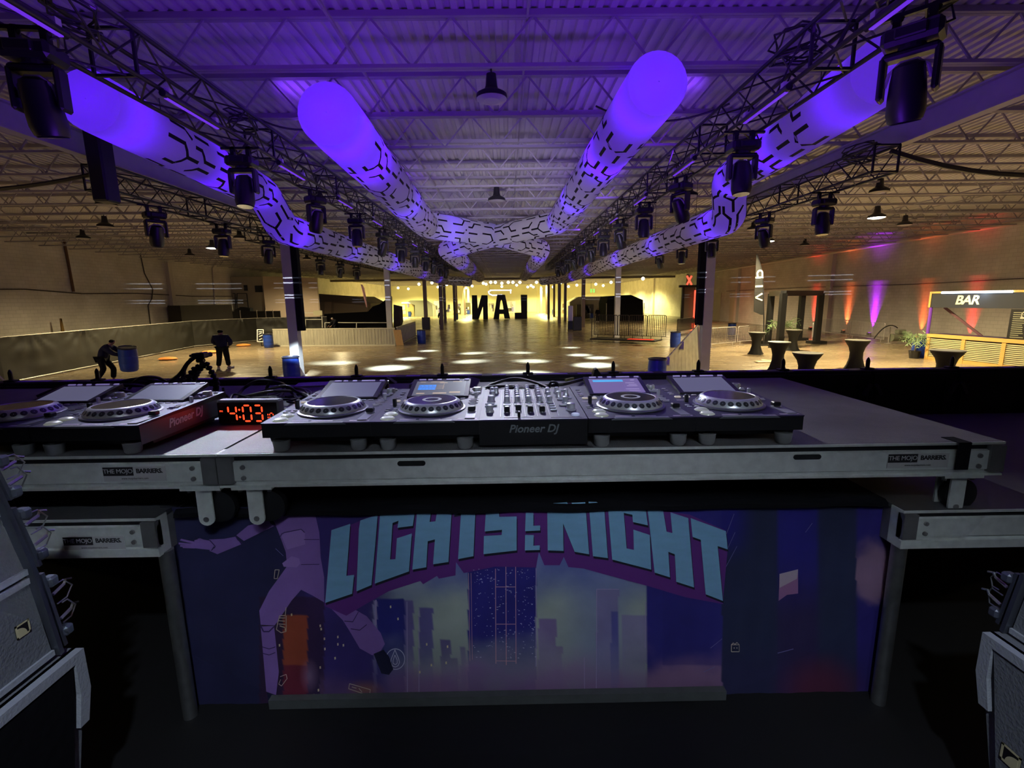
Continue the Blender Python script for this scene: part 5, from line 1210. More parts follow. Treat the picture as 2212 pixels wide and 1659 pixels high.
MB().bar((g0.x, g0.y, 0), g1, .07).bar((g2.x, g2.y+.0, 0), g1, .07).bar(g0.lerp(g1, .3), g2.lerp(g1, .3), .05).bar(g0.lerp(g1, .6), g2.lerp(g1, .6), .05).build('frame', mat('rust_yellow', (.22, .13, .03), .7), t, world=True)
# black bins / skip row and office block behind
one(MB().bb(-26.15, -25.2, 37.5, 44.5, 0.02, 2.7), 'dark_container', mat('dark_rusty_metal', (.02, .015, .012), .7, noise=.5, nscale=1.5), 'long dark container against the left wall', 'container')
for i in range(5):
    xa = at_y((502, 520, 556, 575, 591)[i], 690, 46.0).x; xb = at_y((519, 555, 574, 590, 607)[i], 690, 46.0).x; t = thing('folding_screen', 'dark screen panel with pale edge post in the row under the office', 'screen', (xa, 46.0, 0), group='dark screen panels under the office')
    MB().bb(.08, xb-xa, -.04, .04, .1, 2.05).build('panel', mat('dark_slate', (.02, .024, .03), .6), t); MB().tube([(.02, 0, 0), (.02, 0, 2.15)], .045, 6).build('post', PALE, t)
of = thing('site_office', 'raised cream office block with two dark windows by the left wall', 'building', (-23.5, 47, 0))
OFM = mat('office_cream', (.33, .30, .24), .8, noise=.08, nscale=1); OFL = mat('office_pink', (.36, .29, .24), .8)
o0 = at_y(497, 690, 47); o1 = at_y(576, 690, 47); zt = at_y(500, 598, 47).z
MB().bb(XL+.05, o1.x, 47, 56, .02, zt).build('block', OFM, of, world=True)
MB().prism([(o1.x, 46.96, .02), (o1.x+.02, 46.96, zt+.02), (o1.x+3.6, 51, zt), (o1.x+3.6, 51, .02)], (0, .3, 0)).build('side_block', OFL, of, world=True)
for (x, y, w_, h_) in ((531, 622, 9, 12), (559, 624, 17, 14)):
    a = at_y(x-w_/2, y-h_/2, 46.98); b = at_y(x+w_/2, y+h_/2, 46.98); MB().bb(a.x, b.x, 46.93, 47.02, b.z, a.z).build('window', mat('office_window', (.012, .015, .02), .2), of, world=True)
t = thing('handrail', 'dark steel landing handrails beside the cream office', 'handrail', (-24, 46, 2.6)); q = MB()
for (a, b) in (((503,634),(508,634)),((508,634),(508,668)),((503,650),(508,650)),((512,634),(533,634)),((512,634),(512,668)),((533,634),(537,668)),((512,650),(535,650)),((508,668),(540,668)),((508,662),(512,640))): q.bar(at_y(*a, 46.5), at_y(*b, 46.5), .07)
q.build('rails', mat('dark_steel', (.03, .032, .035), .5), t, world=True)
t = thing('stair_landing', 'dark stair landing with curved top under the handrails', 'landing', (-24, 46.4, 0)); q = MB(); L_ = [at_y(506, 669, 46.4), at_y(520, 663, 46.4), at_y(540, 666, 46.4), at_y(540, 690, 46.4), at_y(506, 690, 46.4)]; q.prism(L_, (0, .8, 0)); q.bb(L_[4].x, L_[3].x, 46.5, 47, 0, L_[3].z).build('deck', mat('dark_slate', (.02, .024, .03), .6), t, world=True)
# left rear: low store building with sloping roof
st_ = thing('storage_building', 'low dull building with sloping roof and double door beyond the office', 'building', (-20, 62, 0))
LM_ = mat('store_wall', (.20, .16, .14), .8); LR_ = mat('store_roof', (.12, .11, .11), .7)
A_ = [at_y(x, y, 60) for x, y in ((650,701),(650,650),(690,638),(770,640),(800,655),(800,700))]; MB().prism(A_, (0, 8, 0)).build('walls', LM_, st_, world=True)
MB().prism([at_y(650, 646, 59.9), at_y(678, 634, 59.9), at_y(765, 640, 59.9), at_y(800, 655, 59.9), at_y(792, 652, 59.9), at_y(700, 652, 59.9), at_y(650, 656, 59.9)], (0, .5, 0)).build('roof', LR_, st_, world=True)
MB().prism([at_y(701, 688, 59.85), at_y(701, 652, 59.85), at_y(715, 652, 59.85), at_y(715, 688, 59.85)], (0, .1, 0)).build('door', mat('store_door', (.30, .24, .20), .7), st_, world=True)
MB().prism([at_y(721, 688, 59.85), at_y(721, 654, 59.85), at_y(795, 660, 59.85), at_y(795, 688, 59.85)], (0, .1, 0)).build('door', mat('store_door2', (.26, .21, .18), .7), st_, world=True)
a = at_y(668, 652, 59.8); b = at_y(688, 661, 59.8); MB().bb(a.x, b.x, 59.8, 59.9, b.z, a.z).build('sign', mat('maroon', (.05, .012, .015), .6), st_, world=True)
# black tent sweep and drape behind the panel wall
t = thing('black_screen', 'long black fabric screen behind the grey panel wall', 'screen', (-12, 40, 0))
q = MB(); P = [(700,678),(760,675),(795,673),(805,662),(820,657),(832,648),(846,640),(848,722),(700,724)]; q.prism([at_y(x, y, 40) for x, y in P], (0, .15, 0)); q.build('fabric', BLKC, t, world=True)
t = thing('canvas_drape', 'ragged dark canvas hanging right of the black screen', 'drape', (-9, 41, 0)); P = [(850,658),(868,662),(870,695),(862,716),(850,716)]; MB().prism([at_y(x, y, 41) for x, y in P], (0, .2, 0)).build('canvas', mat('olive_canvas', (.07, .06, .045), .9, noise=.5, nscale=2), t, world=True)
def feather(px, py, tip, pts, label, m, y, letters=None):
    g = at_z(px, py, 0) if y is None else at_y(px, py, y); Y = g.y
    t = thing('feather_flag', label, 'flag', (g.x, Y, 0))
    pl = [at_y(a, b, Y) for a, b in tip]; MB().tube([Vector((g.x, Y, .0))]+pl, .03, 6).build('pole', BLK, t, world=True)
    P = [at_y(a, b, Y) for a, b in pts]; MB().prism(P, (0, .02, 0)).build('flag_cloth', m, t, world=True)
    MB().lathe([(.35, 0), (.35, .05), (.05, .08)], (g.x, Y, 0), 12).build('base', BLK, t, world=True)
    return t, Y
feather(795, 668, [(793,655),(787,635),(781,615)], [(779,614),(783,615),(787,622),(795,664),(791,664),(785,640)], 'dark red feather flag beyond the black screen', mat('maroon_cloth', (.05, .012, .02), .8), 48)
# ---------------------------------------------------------------- grey panel wall (dasher boards)
PW = mat('board_panel', (.30, .285, .23), .5, noise=.3, nscale=2.5, stretch=(2, 2, .5)); PR = mat('board_rib', (.46, .44, .36), .5)
def boards(p0, p1, n, h, grp, lab):
    p0 = Vector(p0); p1 = Vector(p1); d = (p1-p0)/n; u = d.normalized(); rz = math.atan2(u.y, u.x); L = d.length; t0 = None
    for k in range(n):
        a = p0+d*k
        if t0 is None:
            t0 = thing('barrier_board', lab, 'barrier', tuple(a), rz, grp)
            MB().bb(.01, L-.01, -.03, .03, .06, h).build('panel', PW, t0)
            q = MB(); nr = 7
            for j in range(nr+1): q.bb(.01+(L-.04)*j/nr, .03+(L-.04)*j/nr, -.045, -.03, .10, h-.06)
            q.build('rib', PR, t0); MB().bb(0, L, -.05, .05, h, h+.05).build('top_rail', PR, t0); MB().bb(0, L, -.12, .06, 0, .06).build('kick_rail', PR, t0)
        else: dup(t0, tuple(a), rz)
boards((-15.3, 31.4, 0), (-7.2, 30.8, 0), 6, 1.08, 'front barrier boards', 'pale ribbed barrier board in the long front side of the enclosure')
boards((-7.1, 30.9, 0), (-7.45, 38.9, 0), 5, 1.12, 'side barrier boards', 'pale ribbed barrier board in the side of the enclosure facing the aisle')
t = thing('wooden_pallet', 'wooden pallet leaning at the corner of the panel wall', 'pallet', (-7.0, 30.6, 0)); q = MB()
for k in range(5): q.bar((-7.05+.1*k, 30.45-.02*k, .02), (-7.25+.1*k, 30.72, 1.0), .09, .02, (0, 1, 0))
q.bar((-7.1, 30.5, .1), (-6.65, 30.5, .1), .08); q.build('slats', mat('pine', (.30, .17, .06), .7), t, world=True)
# scaffold and desks behind the panel wall
t = thing('scaffold_frame', 'pale scaffold frame with a notice behind the panel wall', 'scaffold', (-14, 34, 0)); q = MB()
for (a, b) in (((650,675),(652,739)),((695,675),(698,739)),((650,676),(695,675)),((648,690),(697,690)),((702,697),(838,697)),((702,697),(702,712)),((838,697),(838,710)),((770,697),(770,710)),((660,690),(660,712))): q.bar(at_y(*a, 34), at_y(*b, 34), .05)
q.build('frame', PALE, t, world=True); a = at_y(677, 671, 33.9); b = at_y(697, 681, 33.9); MB().bb(a.x, b.x, 33.85, 33.9, b.z, a.z).build('notice', mat('notice_cream', (.45, .42, .28), .7), t, world=True)
for i, (x0_, x1_, lb) in enumerate(((646, 700, 'left end'), (702, 717, 'middle'), (790, 826, 'right end'))):
    a = at_y(x0_, 704, 33.2); b = at_y(x1_, 712, 33.2); t = thing('control_desk', f'dark covered control desk at the {lb} of the panel enclosure', 'desk', ((a.x+b.x)/2, 33.2, 0)); w_ = b.x-a.x
    MB().bevbox((0, 0, .97), (w_, .7, .16), .04).build('cover', BLKC, t); q = MB()
    for sx in (-.45, .45): q.bb(w_*sx-.03, w_*sx+.03, -.3, .3, 0, .9)
    q.build('legs', BLK, t)
a = at_z(568, 748, 0); t = thing('sign_board', 'small black sign board with white frame beside the bright blue drum', 'sign', (a.x, a.y, 0)); p0 = at_y(556, 712, a.y); p1 = at_y(569, 738, a.y)
MB().bb(p0.x, p1.x, a.y, a.y+.04, p1.z, p0.z).build('board', BLKP, t, world=True)
q = MB(); 
for (aa, bb2) in (((556,712),(569,712)),((556,738),(569,738)),((556,712),(556,738)),((569,712),(569,738)),((559,717),(566,716)),((559,722),(565,719)),((560,727),(567,724)),((560,734),(566,731))): q.bar(at_y(*aa, a.y-.02), at_y(*bb2, a.y-.02), .05)
q.build('white_marks', WHT, t, world=True); MB().bb((p0.x+p1.x)/2-.03, (p0.x+p1.x)/2+.03, a.y, a.y+.04, 0, p1.z).build('stand', BLK, t, world=True)
# ---------------------------------------------------------------- big letters seen from behind
LB = mat('letter_black', (.008, .008, .009), .6)
def bigletter(name, lab, pl, holes=None):
    g = at_z(sum(p[0] for p in pl)/len(pl), 689, 0); t = thing('giant_letter', lab, 'letter', (g.x, 71.2, 0))
    P = [at_y(a, b, 71.2) for a, b in pl]; zmin = min(p.z for p in P)
    for p in P: p.z -= zmin
    MB().prism(P, (0, .7, 0)).build('letter_body', LB, t, world=True); return t
bigletter('n', 'giant black letter N, seen reversed from behind, at the left', [(1020,690),(1019,638),(1030,638),(1032,668),(1040,638),(1053,638),(1054,690),(1044,690),(1043,662),(1034,690)])
t = bigletter('a', 'giant black letter A, in the middle of the three', [(1066,690),(1074,637),(1091,637),(1102,689),(1090,689),(1088,679),(1088,672),(1085,652),(1083,648),(1081,652),(1079,669),(1088.5,669),(1088.5,679),(1079,679),(1078,690)])
bigletter('l', 'giant black letter L, seen reversed from behind, at the right', [(1112,688),(1112,675),(1126,675),(1125,636),(1139,636),(1139,688)])
# ---------------------------------------------------------------- far hall stalls, tents, columns
def tent(pts, y, m, label, dpt=3, name='canopy_tent'):
    t = thing(name, label, 'tent', tuple(at_y(pts[0][0], 690, y))); t.location.z = 0
    P = [at_y(a, b, y) for a, b in pts]; zm = min(p.z for p in P)
    for p in P:
        if p.z < zm+.4: p.z = .01
    MB().prism(P, (0, dpt, 0)).build('canopy', m, t, world=True)
    q = MB()
    for x_ in (min(p.x for p in P), max(p.x for p in P)): q.tube([(x_, y-.05, 0), (x_, y-.05, 2.2)], .04, 6)
    q.build('poles', PALE, t, world=True); return t
tent([(1310,692),(1310,655),(1314,640),(1363,637),(1389,648),(1390,692)], 60, BLKC, 'large black pop up tent right of the aisle', 5)
tent([(1232,683),(1231,652),(1250,641),(1300,640),(1308,646),(1308,683)], 74, mat('tent_beige', (.42, .37, .27), .8, noise=.3, nscale=.8), 'row of beige canopy tents left of the black tent', 4)
tent([(896,681),(896,659),(880,652),(886,649),(915,649),(934,660),(936,679)], 88, mat('tent_grey', (.16, .16, .16), .8), 'dark grey tent in the far hall at the left', 4)
def stall(px0, px1, py0, py1, y, label, m, accent=None):
    a = at_y(px0, py0, y); b = at_y(px1, py1, y); t = thing('market_stall', label, 'stall', ((a.x+b.x)/2, y, 0))
    MB().bb(a.x, b.x, y, y+1.5, .0, a.z).build('booth', m, t, world=True); rn = random.Random(px0); H_ = a.z
    for k in range(6):
        w_ = (b.x-a.x)*rn.uniform(.12, .3); h_ = H_*rn.uniform(.15, .4); x_ = rn.uniform(a.x, b.x-w_); z_ = rn.uniform(.2, H_-h_)
        MB().bb(x_, x_+w_, y-.1, y, z_, z_+h_).build('display_item', mat(f'stall_item_{k%5}', [(.7,.7,.75),(.05,.04,.05),(.25,.22,.6),(.12,.10,.09),(.5,.5,.55)][k % 5], .7), t, world=True)
    if accent: MB().bb(a.x, b.x, y-.15, y-.05, a.z-.12, a.z+.08).build('light_strip', emat('stall_strip', (.6, .85, 1), 2.2), t, world=True)
stall(868, 895, 654, 682, 90, 'stall with a pale light strip and dark graphics in the far left', mat('stall_wood', (.45, .36, .18), .7), True)
stall(937, 956, 650, 680, 95, 'stall with blue and white graphics beside a column', mat('stall_white', (.6, .6, .7), .7))
stall(960, 976, 655, 678, 97, 'white stall right of the blue graphics stall', mat('stall_cream', (.6, .56, .40), .7))
stall(986, 996, 656, 676, 100, 'dark patterned board in the far hall', mat('stall_dark', (.12, .11, .08), .7))
stall(1003, 1016, 654, 676, 100, 'dark merchandise rack left of the big letter N', mat('stall_dark', (.12, .11, .08), .7))
stall(1055, 1068, 655, 676, 102, 'grey display between the big letters N and A', mat('stall_grey', (.4, .4, .38), .7))
stall(1096, 1114, 651, 672, 104, 'white photo wall right of the big letter A', mat('stall_white', (.6, .6, .7), .7))
stall(1215, 1224, 656, 674, 98, 'brown round display near the far right wall', mat('stall_brown', (.22, .16, .10), .7))
stall(1246, 1282, 658, 682, 72.5, 'cluttered merchandise table in front of the beige tents', mat('stall_dark', (.12, .11, .08), .7))
for i, px in enumerate((955, 983, 1185, 1208)):
    g = at_z(px, [712, 693, 688, 698][i], 0); one(MB().bb(g.x-.17, g.x+.17, g.y-.17, g.y+.17, 0, 6.08), 'brown_column', mat('brown_column_paint', (.13, .09, .08), .5), f'slim brown column in the far hall, {["left of the person in black","right of the person in black","right of the giant L","second right of the giant L"][i]}', 'column')
for i, (px, y) in enumerate(((998, 100), (1012, 104), (1162, 100), (1169, 104))):
    g = at_y(px, 660, y); one(MB().bb(g.x-.2, g.x+.2, y-.2, y+.2, 0, 6.08), 'yellow_column', mat('yellow_column_paint', (.62, .60, .35), .6), f'pale yellow column in the far hall, {ORD[i] if i else "leftmost"} from the left', 'column')
# hanging ring lights in the far hall
t = thing('ring_light', 'white curved light hanging over the giant letters', 'pendant light', tuple(at_y(1078, 628, 85)))
MB().tube([at_y(x, y, 85) for x, y in ((1060,628),(1055,630),(1057,635),(1064,638),(1085,637))], .12, 6).tube([at_y(1058, 627, 85), at_y(1105, 627, 85)], .10, 6).tube([at_y(1103, 625, 85), at_y(1103, 634, 85)], .1, 6).build('glow_tube', emat('ring_white', (.85, .85, 1), 2.5), t, world=True); q0 = at_y(1058, 627, 85); MB().tube([q0, (q0.x, q0.y, 6.1)], .02, 4).build('hanging_wire', BLK, t, world=True)
t = thing('green_sign_light', 'two glowing green banners hung in the far hall', 'light', tuple(at_y(1280, 628, 95)))
for x in (1277, 1283): MB().prism([at_y(x-1.6, 624, 95), at_y(x+1.8, 624, 95), at_y(x+1.8, 632, 95), at_y(x-1.6, 632, 95)], (0, .1, 0)).build('banner', emat('green_glow', (.25, 1, .15), 1.1), t, world=True)
q0 = at_y(1277, 624, 95); MB().tube([q0+Vector((0, .05, 0)), (q0.x, q0.y+.05, 6.1)], .03, 4).build('hanging_wire', BLK, t, world=True)
# ---------------------------------------------------------------- crowd barricades
BM = {'dark': mat('black_barricade', (.03, .025, .022), .5, .3), 'pale': mat('pale_barricade', (.50, .47, .46), .4, .5)}
def barricade(p0, p1, h, kind, label, group=None, z=0.0, gap=.11):
    p0 = Vector(p0); p1 = Vector(p1); d = p1-p0; L = d.length; rz = math.atan2(d.y, d.x); t = thing('crowd_barricade', label, 'barricade', (p0.x, p0.y, z), rz, group); m = BM[kind]
    r = .022; MB().tube([(0, 0, .2), (0, 0, h-.1), (.03, 0, h-.03), (.1, 0, h), (L-.1, 0, h), (L-.03, 0, h-.03), (L, 0, h-.1), (L, 0, .2)], r, 6).tube([(0, 0, .22), (L, 0, .22)], r*.8, 6).build('frame', m, t)
    q = MB(); n = int(L/gap)
    for k in range(1, n): q.tube([(L*k/n, 0, .22), (L*k/n, 0, h)], .017 if kind == 'dark' else .010, 5)
    q.build('bars', m, t)
    for x_ in (.25, L-.25): MB().bar((x_, -.3, .02), (x_, .3, .02), .05, .02).bar((x_, 0, .02), (x_, 0, .22), .03).build('foot', m, t)
    return t
BL = at_z(1277, 737, 0); BR = at_z(1455, 745, 0); 
g1 = at_z(1302, 731, 0)
barricade((5.85, 33.2), (5.6, 31.7), 1.5, 'dark', 'black barricade end section facing the aisle', z=.0, gap=.07)
p0 = Vector((5.75, 31.6)); p1 = Vector((9.6, 28.9))
for i, (a, b) in enumerate(((0, .34), (.345, .50), (.505, .75), (.755, 1.0))):
    q0 = p0.lerp(p1, a); q1 = p0.lerp(p1, b); barricade(q0, q1, 1.5, 'dark', f'black crowd barricade in the raised platform row, {["leftmost","second from the left","third from the left","rightmost"][i]}', z=.25)
one(MB().bevbox((7.55, 30.5, .20), (4.3, 1.4, .08), .02, Matrix.Rotation(-.61, 3, 'Z')), 'low_platform', BLK, 'low black platform behind the black barricades', 'platform')
a = at_z(1375, 733, .3); one(MB().bevbox((a.x, a.y-.9, .37), (1.5, .5, .03), .01, Matrix.Rotation(-.6, 3, 'Z')), 'red_mat', mat('red_mat', (.75, .05, .03), .5, emit=(1, .05, .02), es=.25), 'red mat with painted-in glow under the black barricades', 'mat')  # mat is no lamp; red light is put into its material as glow
barricade(at_z(1462, 722, 0).to_2d(), at_z(1498, 716, 0).to_2d(), 1.15, 'dark', 'dark barricade behind the blue drum on the right')
pr = [(1530,752,1588,747),(1592,746,1672,739)]
for i, (a, b, c, d) in enumerate(pr): barricade(at_z(a, b, 0).to_2d(), at_z(c, d, 0).to_2d(), 1.1, 'pale', f'pale barricade right of the right column, {["nearer it","under the flag"][i]}')
pr = [(1753,737,1768,724),(1768,722,1833,730),(1836,731,1908,741)]
for i, (a, b, c, d) in enumerate(pr): barricade(at_z(a, b, 0).to_2d(), at_z(c, d, 0).to_2d(), 1.15, 'pale', f'pale barricade before the right wall, {["beside the black frame","at the orange wall light","at the violet wall light"][i]}')
# leaning corrugated metal sheets at the right column
t = thing('metal_sheet', 'shiny ribbed metal barrier leaning up to the right column', 'metal sheet', (6.5, 18, 0))
a = at_y(1512, 796, 18.0); a.z = .01; b = at_y(1507, 703, 18.0); c = at_y(1398, 818, 15.8); c.z = max(c.z, .01); c2 = at_y(1412, 806, 15.8)
q = MB(); N_ = 26
for k in range(N_+1):
    u = k/N_; off = .07*(k % 2); lo = c.lerp(a, u); hi = c2.lerp(b, u); q.v += [(lo.x-off, lo.y-off, lo.z), (hi.x-off, hi.y-off, hi.z)]
for k in range(N_): q.f.append((2*k, 2*k+2, 2*k+3, 2*k+1))
q.build('ribbed_sheet', mat('galvanised_sheet', (.6, .6, .52), .3, .6, noise=.3, nscale=4), t, world=True)
MB().bar(c2, b, .06, .05).bar(a, b, .05).build('edge_rail', PALE, t, world=True)
for k, (u, h_) in enumerate(((.3, .3), (.62, .5))): 
    p_ = c2.lerp(b, u); MB().bar(p_, p_+Vector((-.05, -.15, -.25)), .12, .10).build('silver_tape', mat('silver_tape', (.7, .72, .75), .3, .8), t, world=True)
# cladding strips on the centre side of the columns
for s_, x in (('left', -8.1+.29), ('right', 7.6-.29)):
    one(MB().bb(x-.11, x+.11, 18.15, 18.4, 1.75, 5.0), 'cable_cover', BLKC, f'black cloth cable cover on the centre side of the {s_} column', 'cover')
# ---------------------------------------------------------------- tall tables
TM = mat('spandex_black', (.012, .012, .012), .75, spec=.2)
T0 = None
def tall_table(px, py, label, h=1.08, w_=1.0, rz=0):
    global T0
    g = at_z(px, py, 0)
    if T0 is None:
        T0 = thing('cocktail_table', label, 'table', (g.x, g.y, 0), rz, 'black cocktail tables')
        N_ = 32; prof = [(0, .34), (.15, .27), (.4, .205), (.6, .20), (.8, .25), (.95, .34), (1.04, .385)]; q = MB()
        for (z, r) in prof:
            for k in range(N_):
                th = 2*math.pi*k/N_; sq = 1+(.22*abs(math.cos(2*th+math.pi/2))**.0*(max(0, math.cos(4*th))*.8) if z < .3 else 0)*(1-z/.3); q.v.append((r*sq*math.cos(th), r*sq*math.sin(th), z))
        for j in range(len(prof)-1):
            for k in range(N_): k2 = (k+1) % N_; q.f.append((j*N_+k, j*N_+k2, (j+1)*N_+k2, (j+1)*N_+k))
        q.build('stretch_cover', TM, T0, smooth=True); MB().lathe([(.385, 1.03), (.39, 1.045), (.385, 1.06), (.01, 1.062)], n=32, cap=False).build('top', mat('table_top_cover', (.10, .10, .085), .5), T0, smooth=True); o = T0
    else: o = dup(T0, (g.x, g.y, 0), rz, label)
    o.scale = (w_, w_, h/1.06); return o
tall_table(1632, 765, 'black cocktail table farthest left of the group'); tall_table(1678, 802, 'black cocktail table in front, left of the wide one', 1.12)
tall_table(1711, 757, 'black cocktail table behind, before the black frame'); tall_table(1738, 830, 'wide low looking black table cut off by the stage front', 1.02, 1.12)
tall_table(1846, 797, 'black cocktail table in front of the violet wall light', 1.12, 1.08); tall_table(2037, 828, 'black cocktail table in front of the bar', 1.06, 1.15)
g = at_z(1650, 783, 0); one(MB().bevbox((g.x, g.y, .03), (.7, .3, .06), .03).bevbox((g.x+.2, g.y+.15, .05), (.2, .5, .08), .03, Matrix.Rotation(.6, 3, 'Z')), 'crumpled_cloth', mat('cream_cloth', (.75, .66, .42), .8), 'crumpled cream cloth on the floor beside the tables', 'cloth')
# ---------------------------------------------------------------- black entrance frame, flag, palms
t = thing('entrance_frame', 'black box truss doorway frame near the right wall', 'frame', (17, 29, 0)); q = MB()
F = [at_z(1658, 742, 0), at_z(1683, 752, 0), at_z(1725, 735, 0), at_z(1763, 742, 0)]
tops = [at_y(1654, 642, F[0].y), at_y(1690, 644, F[1].y), at_y(1728, 642, F[2].y), at_y(1769, 641, F[3].y)]; zt = 2.95
for i, f0 in enumerate(F): MB().bb(f0.x-.14, f0.x+.14, f0.y-.14, f0.y+.14, 0, zt).build('post', BLK, t, world=True)
MB().bar((F[0].x, F[0].y, zt), (F[2].x, F[2].y, zt), .28).bar((F[1].x, F[1].y, zt), (F[3].x, F[3].y, zt), .28).bar((F[0].x, F[0].y, zt), (F[1].x, F[1].y, zt), .28).bar((F[2].x, F[2].y, zt), (F[3].x, F[3].y, zt), .28).build('header', BLK, t, world=True)
for i, f0 in enumerate(F): MB().bb(f0.x-.45, f0.x+.45, f0.y-.3, f0.y+.3, 0, .16).build('base_weight', BLK, t, world=True)
tF, YF_ = feather(1649, 746, [(1650,690),(1649,640),(1647,600),(1642,570),(1635,549)], [(1634,549),(1640,560),(1646,580),(1650,620),(1650,680),(1644,680),(1628,673),(1629,650),(1632,600),(1633,570)], 'black feather flag with vertical white letters VIP', mat('flag_black', (.006, .006, .007), .7, noise=.4, nscale=3), None)
FW = mat('flag_white', (.62, .60, .52), .7)
def fpoly(pts_, nm='flag_letter'): MB().prism([at_y(a, b, YF_-.03) for a, b in pts_], (0, .02, 0)).build(nm, FW, tF, world=True)
for st in (strip([(1632,643),(1647,634)], 3)+strip([(1632,643),(1647,649)], 3)): fpoly(st)
fpoly([(1632,617),(1648,616),(1648,620),(1632,621)])
for st in strip([(1632,600),(1649,599)], 3.5)+strip([(1637,599),(1636,590),(1639,585),(1644,584),(1647,588),(1647,599)], 3.2): fpoly(st)
LG = mat('palm_leaf', (.20, .30, .14), .6); LGD = mat('palm_leaf_dark', (.05, .10, .05), .6)
def palm(loc, h, label, seed, m=LG, n=11, spread=1.0, pot=True):
    t = thing('potted_palm', label, 'plant', loc); rn = random.Random(seed)
    if pot:
        MB().lathe([(.17, 0), (.22, .32), (.24, .34), (.20, .33), (.01, .30)], n=18, cap=False).build('pot', BLKP, t, smooth=True)
    MB().tube([(0, 0, .25), (.02, 0, h*.55)], [.03, .015], 6).build('stem', mat('palm_stem', (.12, .09, .05), .8), t)
    for k in range(n):
        an = k*2.4+rn.uniform(-.3, .3); L = h*rn.uniform(.45, .62)*spread; q = MB(); up = rn.uniform(.5, 1.0)
        c = [Vector((math.cos(an)*L*s_*(.75), math.sin(an)*L*s_*.75, h*(.3+.12*rn.random()) + L*(up*s_*1.15 - .85*s_*s_))) for s_ in [i/9 for i in range(10)]]
        q.tube(c, [.008]*9+[.003], 4)
        for i in range(2, 10):
            tn = (c[i]-c[i-1]).normalized(); sd = tn.cross(Vector((0, 0, 1))).normalized()
            for s_ in (-1, 1):
                l_ = L*.42*math.sin(math.pi*min(1, (i+.5)/10.5)); b0_ = c[i]; e = b0_+(sd*s_*.8+tn*.6)*l_*.8+Vector((0, 0, -.18*l_)); w_ = tn*.014; md = b0_.lerp(e, .5)+Vector((0, 0, .02))
                q.add([b0_-w_, b0_+w_, md+w_*1.3, e, md-w_*1.3], [(0, 1, 2, 3, 4)])
        q.build('frond', m, t)
    return t
g = at_z(1662, 742, 0); palm((g.x+.3, g.y-.6, .12), 2.2, 'potted palm standing beside the black entrance frame', 3)
g = at_z(1974, 774, 0); palm((g.x, g.y, 0), 2.05, 'potted palm beside the blue drum at the end of the bar', 5, spread=.75)
g = at_z(2000, 768, 0); palm((g.x, g.y+.1, 0), 1.25, 'low dark leafy plant between the palm and the bar', 9, LGD, 12, .9)
# ---------------------------------------------------------------- wall wash lights
for px, c, e, lb in ((1757, (1, .03, .02), 420, 'red'), (1829, (1, .16, .04), 420, 'orange'), (1886, (.45, .01, 1), 800, 'violet'), (1992, (1, .12, .02), 300, 'orange red'), (2098, (1, .02, .03), 330, 'bright red')):
    p_ = at_x(px, 700, XR); y = p_.y
    t = thing('wall_wash_light', f'small black floor lamp throwing {lb} light up the right wall', 'stage light', (XR-.22, y, 0), group=None)
    MB().bevbox((0, 0, .12), (.22, .26, .18), .03).bb(-.12, .12, -.15, .15, 0, .02).build('housing', BLKP, t); MB().lathe([(.08, 0), (.08, .01)], (.03, 0, .212), 14).build('lens', emat('wash_'+lb.replace(' ', '_'), c, 3), t)
    lamp('SPOT', 'wall_wash', (XR-.20, y, .26), e*2.2, c, (XR-.03, y, 1.8), .04, 40, 1)
    lamp('SPOT', 'wall_wash', (XR-.22, y, .26), e*5, c, (XR-.08, y, 4), .04, 20, 1)
# compressor on the floor by the wall
g = at_z(1942, 742, 0); t = thing('air_compressor', 'small grey green machine with wheels and curved hose by the right wall', 'machine', (g.x, g.y, 0))
MB().tube([(-.5, 0, .35), (.5, 0, .35)], .22, 12).bevbox((.0, 0, .68), (.5, .3, .25), .05).build('tank', mat('grey_green', (.16, .17, .12), .5), t, smooth=True); MB().lathe([(.18, -.04), (.18, .04)], (.4, -.3, .18), 14, Euler((math.pi/2, 0, 0)).to_matrix()).build('wheel', BLKP, t)
MB().tube(sag((-.2, 0, .9), (-1.5, 0, .3), -.4), .03, 6).build('hose', BLKP, t, smooth=True)
g = at_z(1919, 742, 0); one(MB().lathe([(.22, 0), (.22, .03), (.05, .06), (.02, .95)], (g.x, g.y, 0), 12), 'tall_cone', mat('dull_cone', (.25, .22, .20), .7), 'thin pale cone standing at the right wall', 'cone', smooth=True)
# red neon and X sign at the far right doorway
t = thing('neon_sign', 'red glowing X sign above the dark doorway on the right', 'neon sign', tuple(at_y(1490, 605, 55)))
MB().tube([at_y(1484, 596, 55), at_y(1494, 615, 55)], .10, 6).tube([at_y(1494, 596, 55), at_y(1484, 615, 55)], .10, 6).build('neon_tube', emat('neon_red', (1, .06, .03), 3), t, world=True)
dr = thing('roller_gate', 'tall dark gate frame under the red X sign', 'gate', tuple(at_y(1485, 690, 55))); dr.location.z = 0
a = at_y(1468, 618, 55); b = at_y(1506, 690, 55); MB().bb(a.x, b.x, 55, 55.3, a.z-.15, a.z+.1).build('lintel', BLK, dr, world=True); MB().bb(a.x+.35, a.x+.6, 55, 55.3, 0, a.z-.15).build('post', BLK, dr, world=True); MB().bb(a.x+.6, b.x-.25, 55.35, 55.4, 0, a.z-.15).build('gate_leaf', mat('gate_olive', (.10, .10, .07), .7), dr, world=True)
n_ = at_y(1500, 660, 54.9); t = thing('neon_tube_light', 'vertical red neon tube at the side of the dark gate', 'neon light', (n_.x, 54.9, 0)); MB().tube([(0, 0, .35), (0, 0, at_y(1500, 627, 54.9).z)], .09, 8).build('neon_tube', emat('neon_red', (1, .06, .03), 3), t)
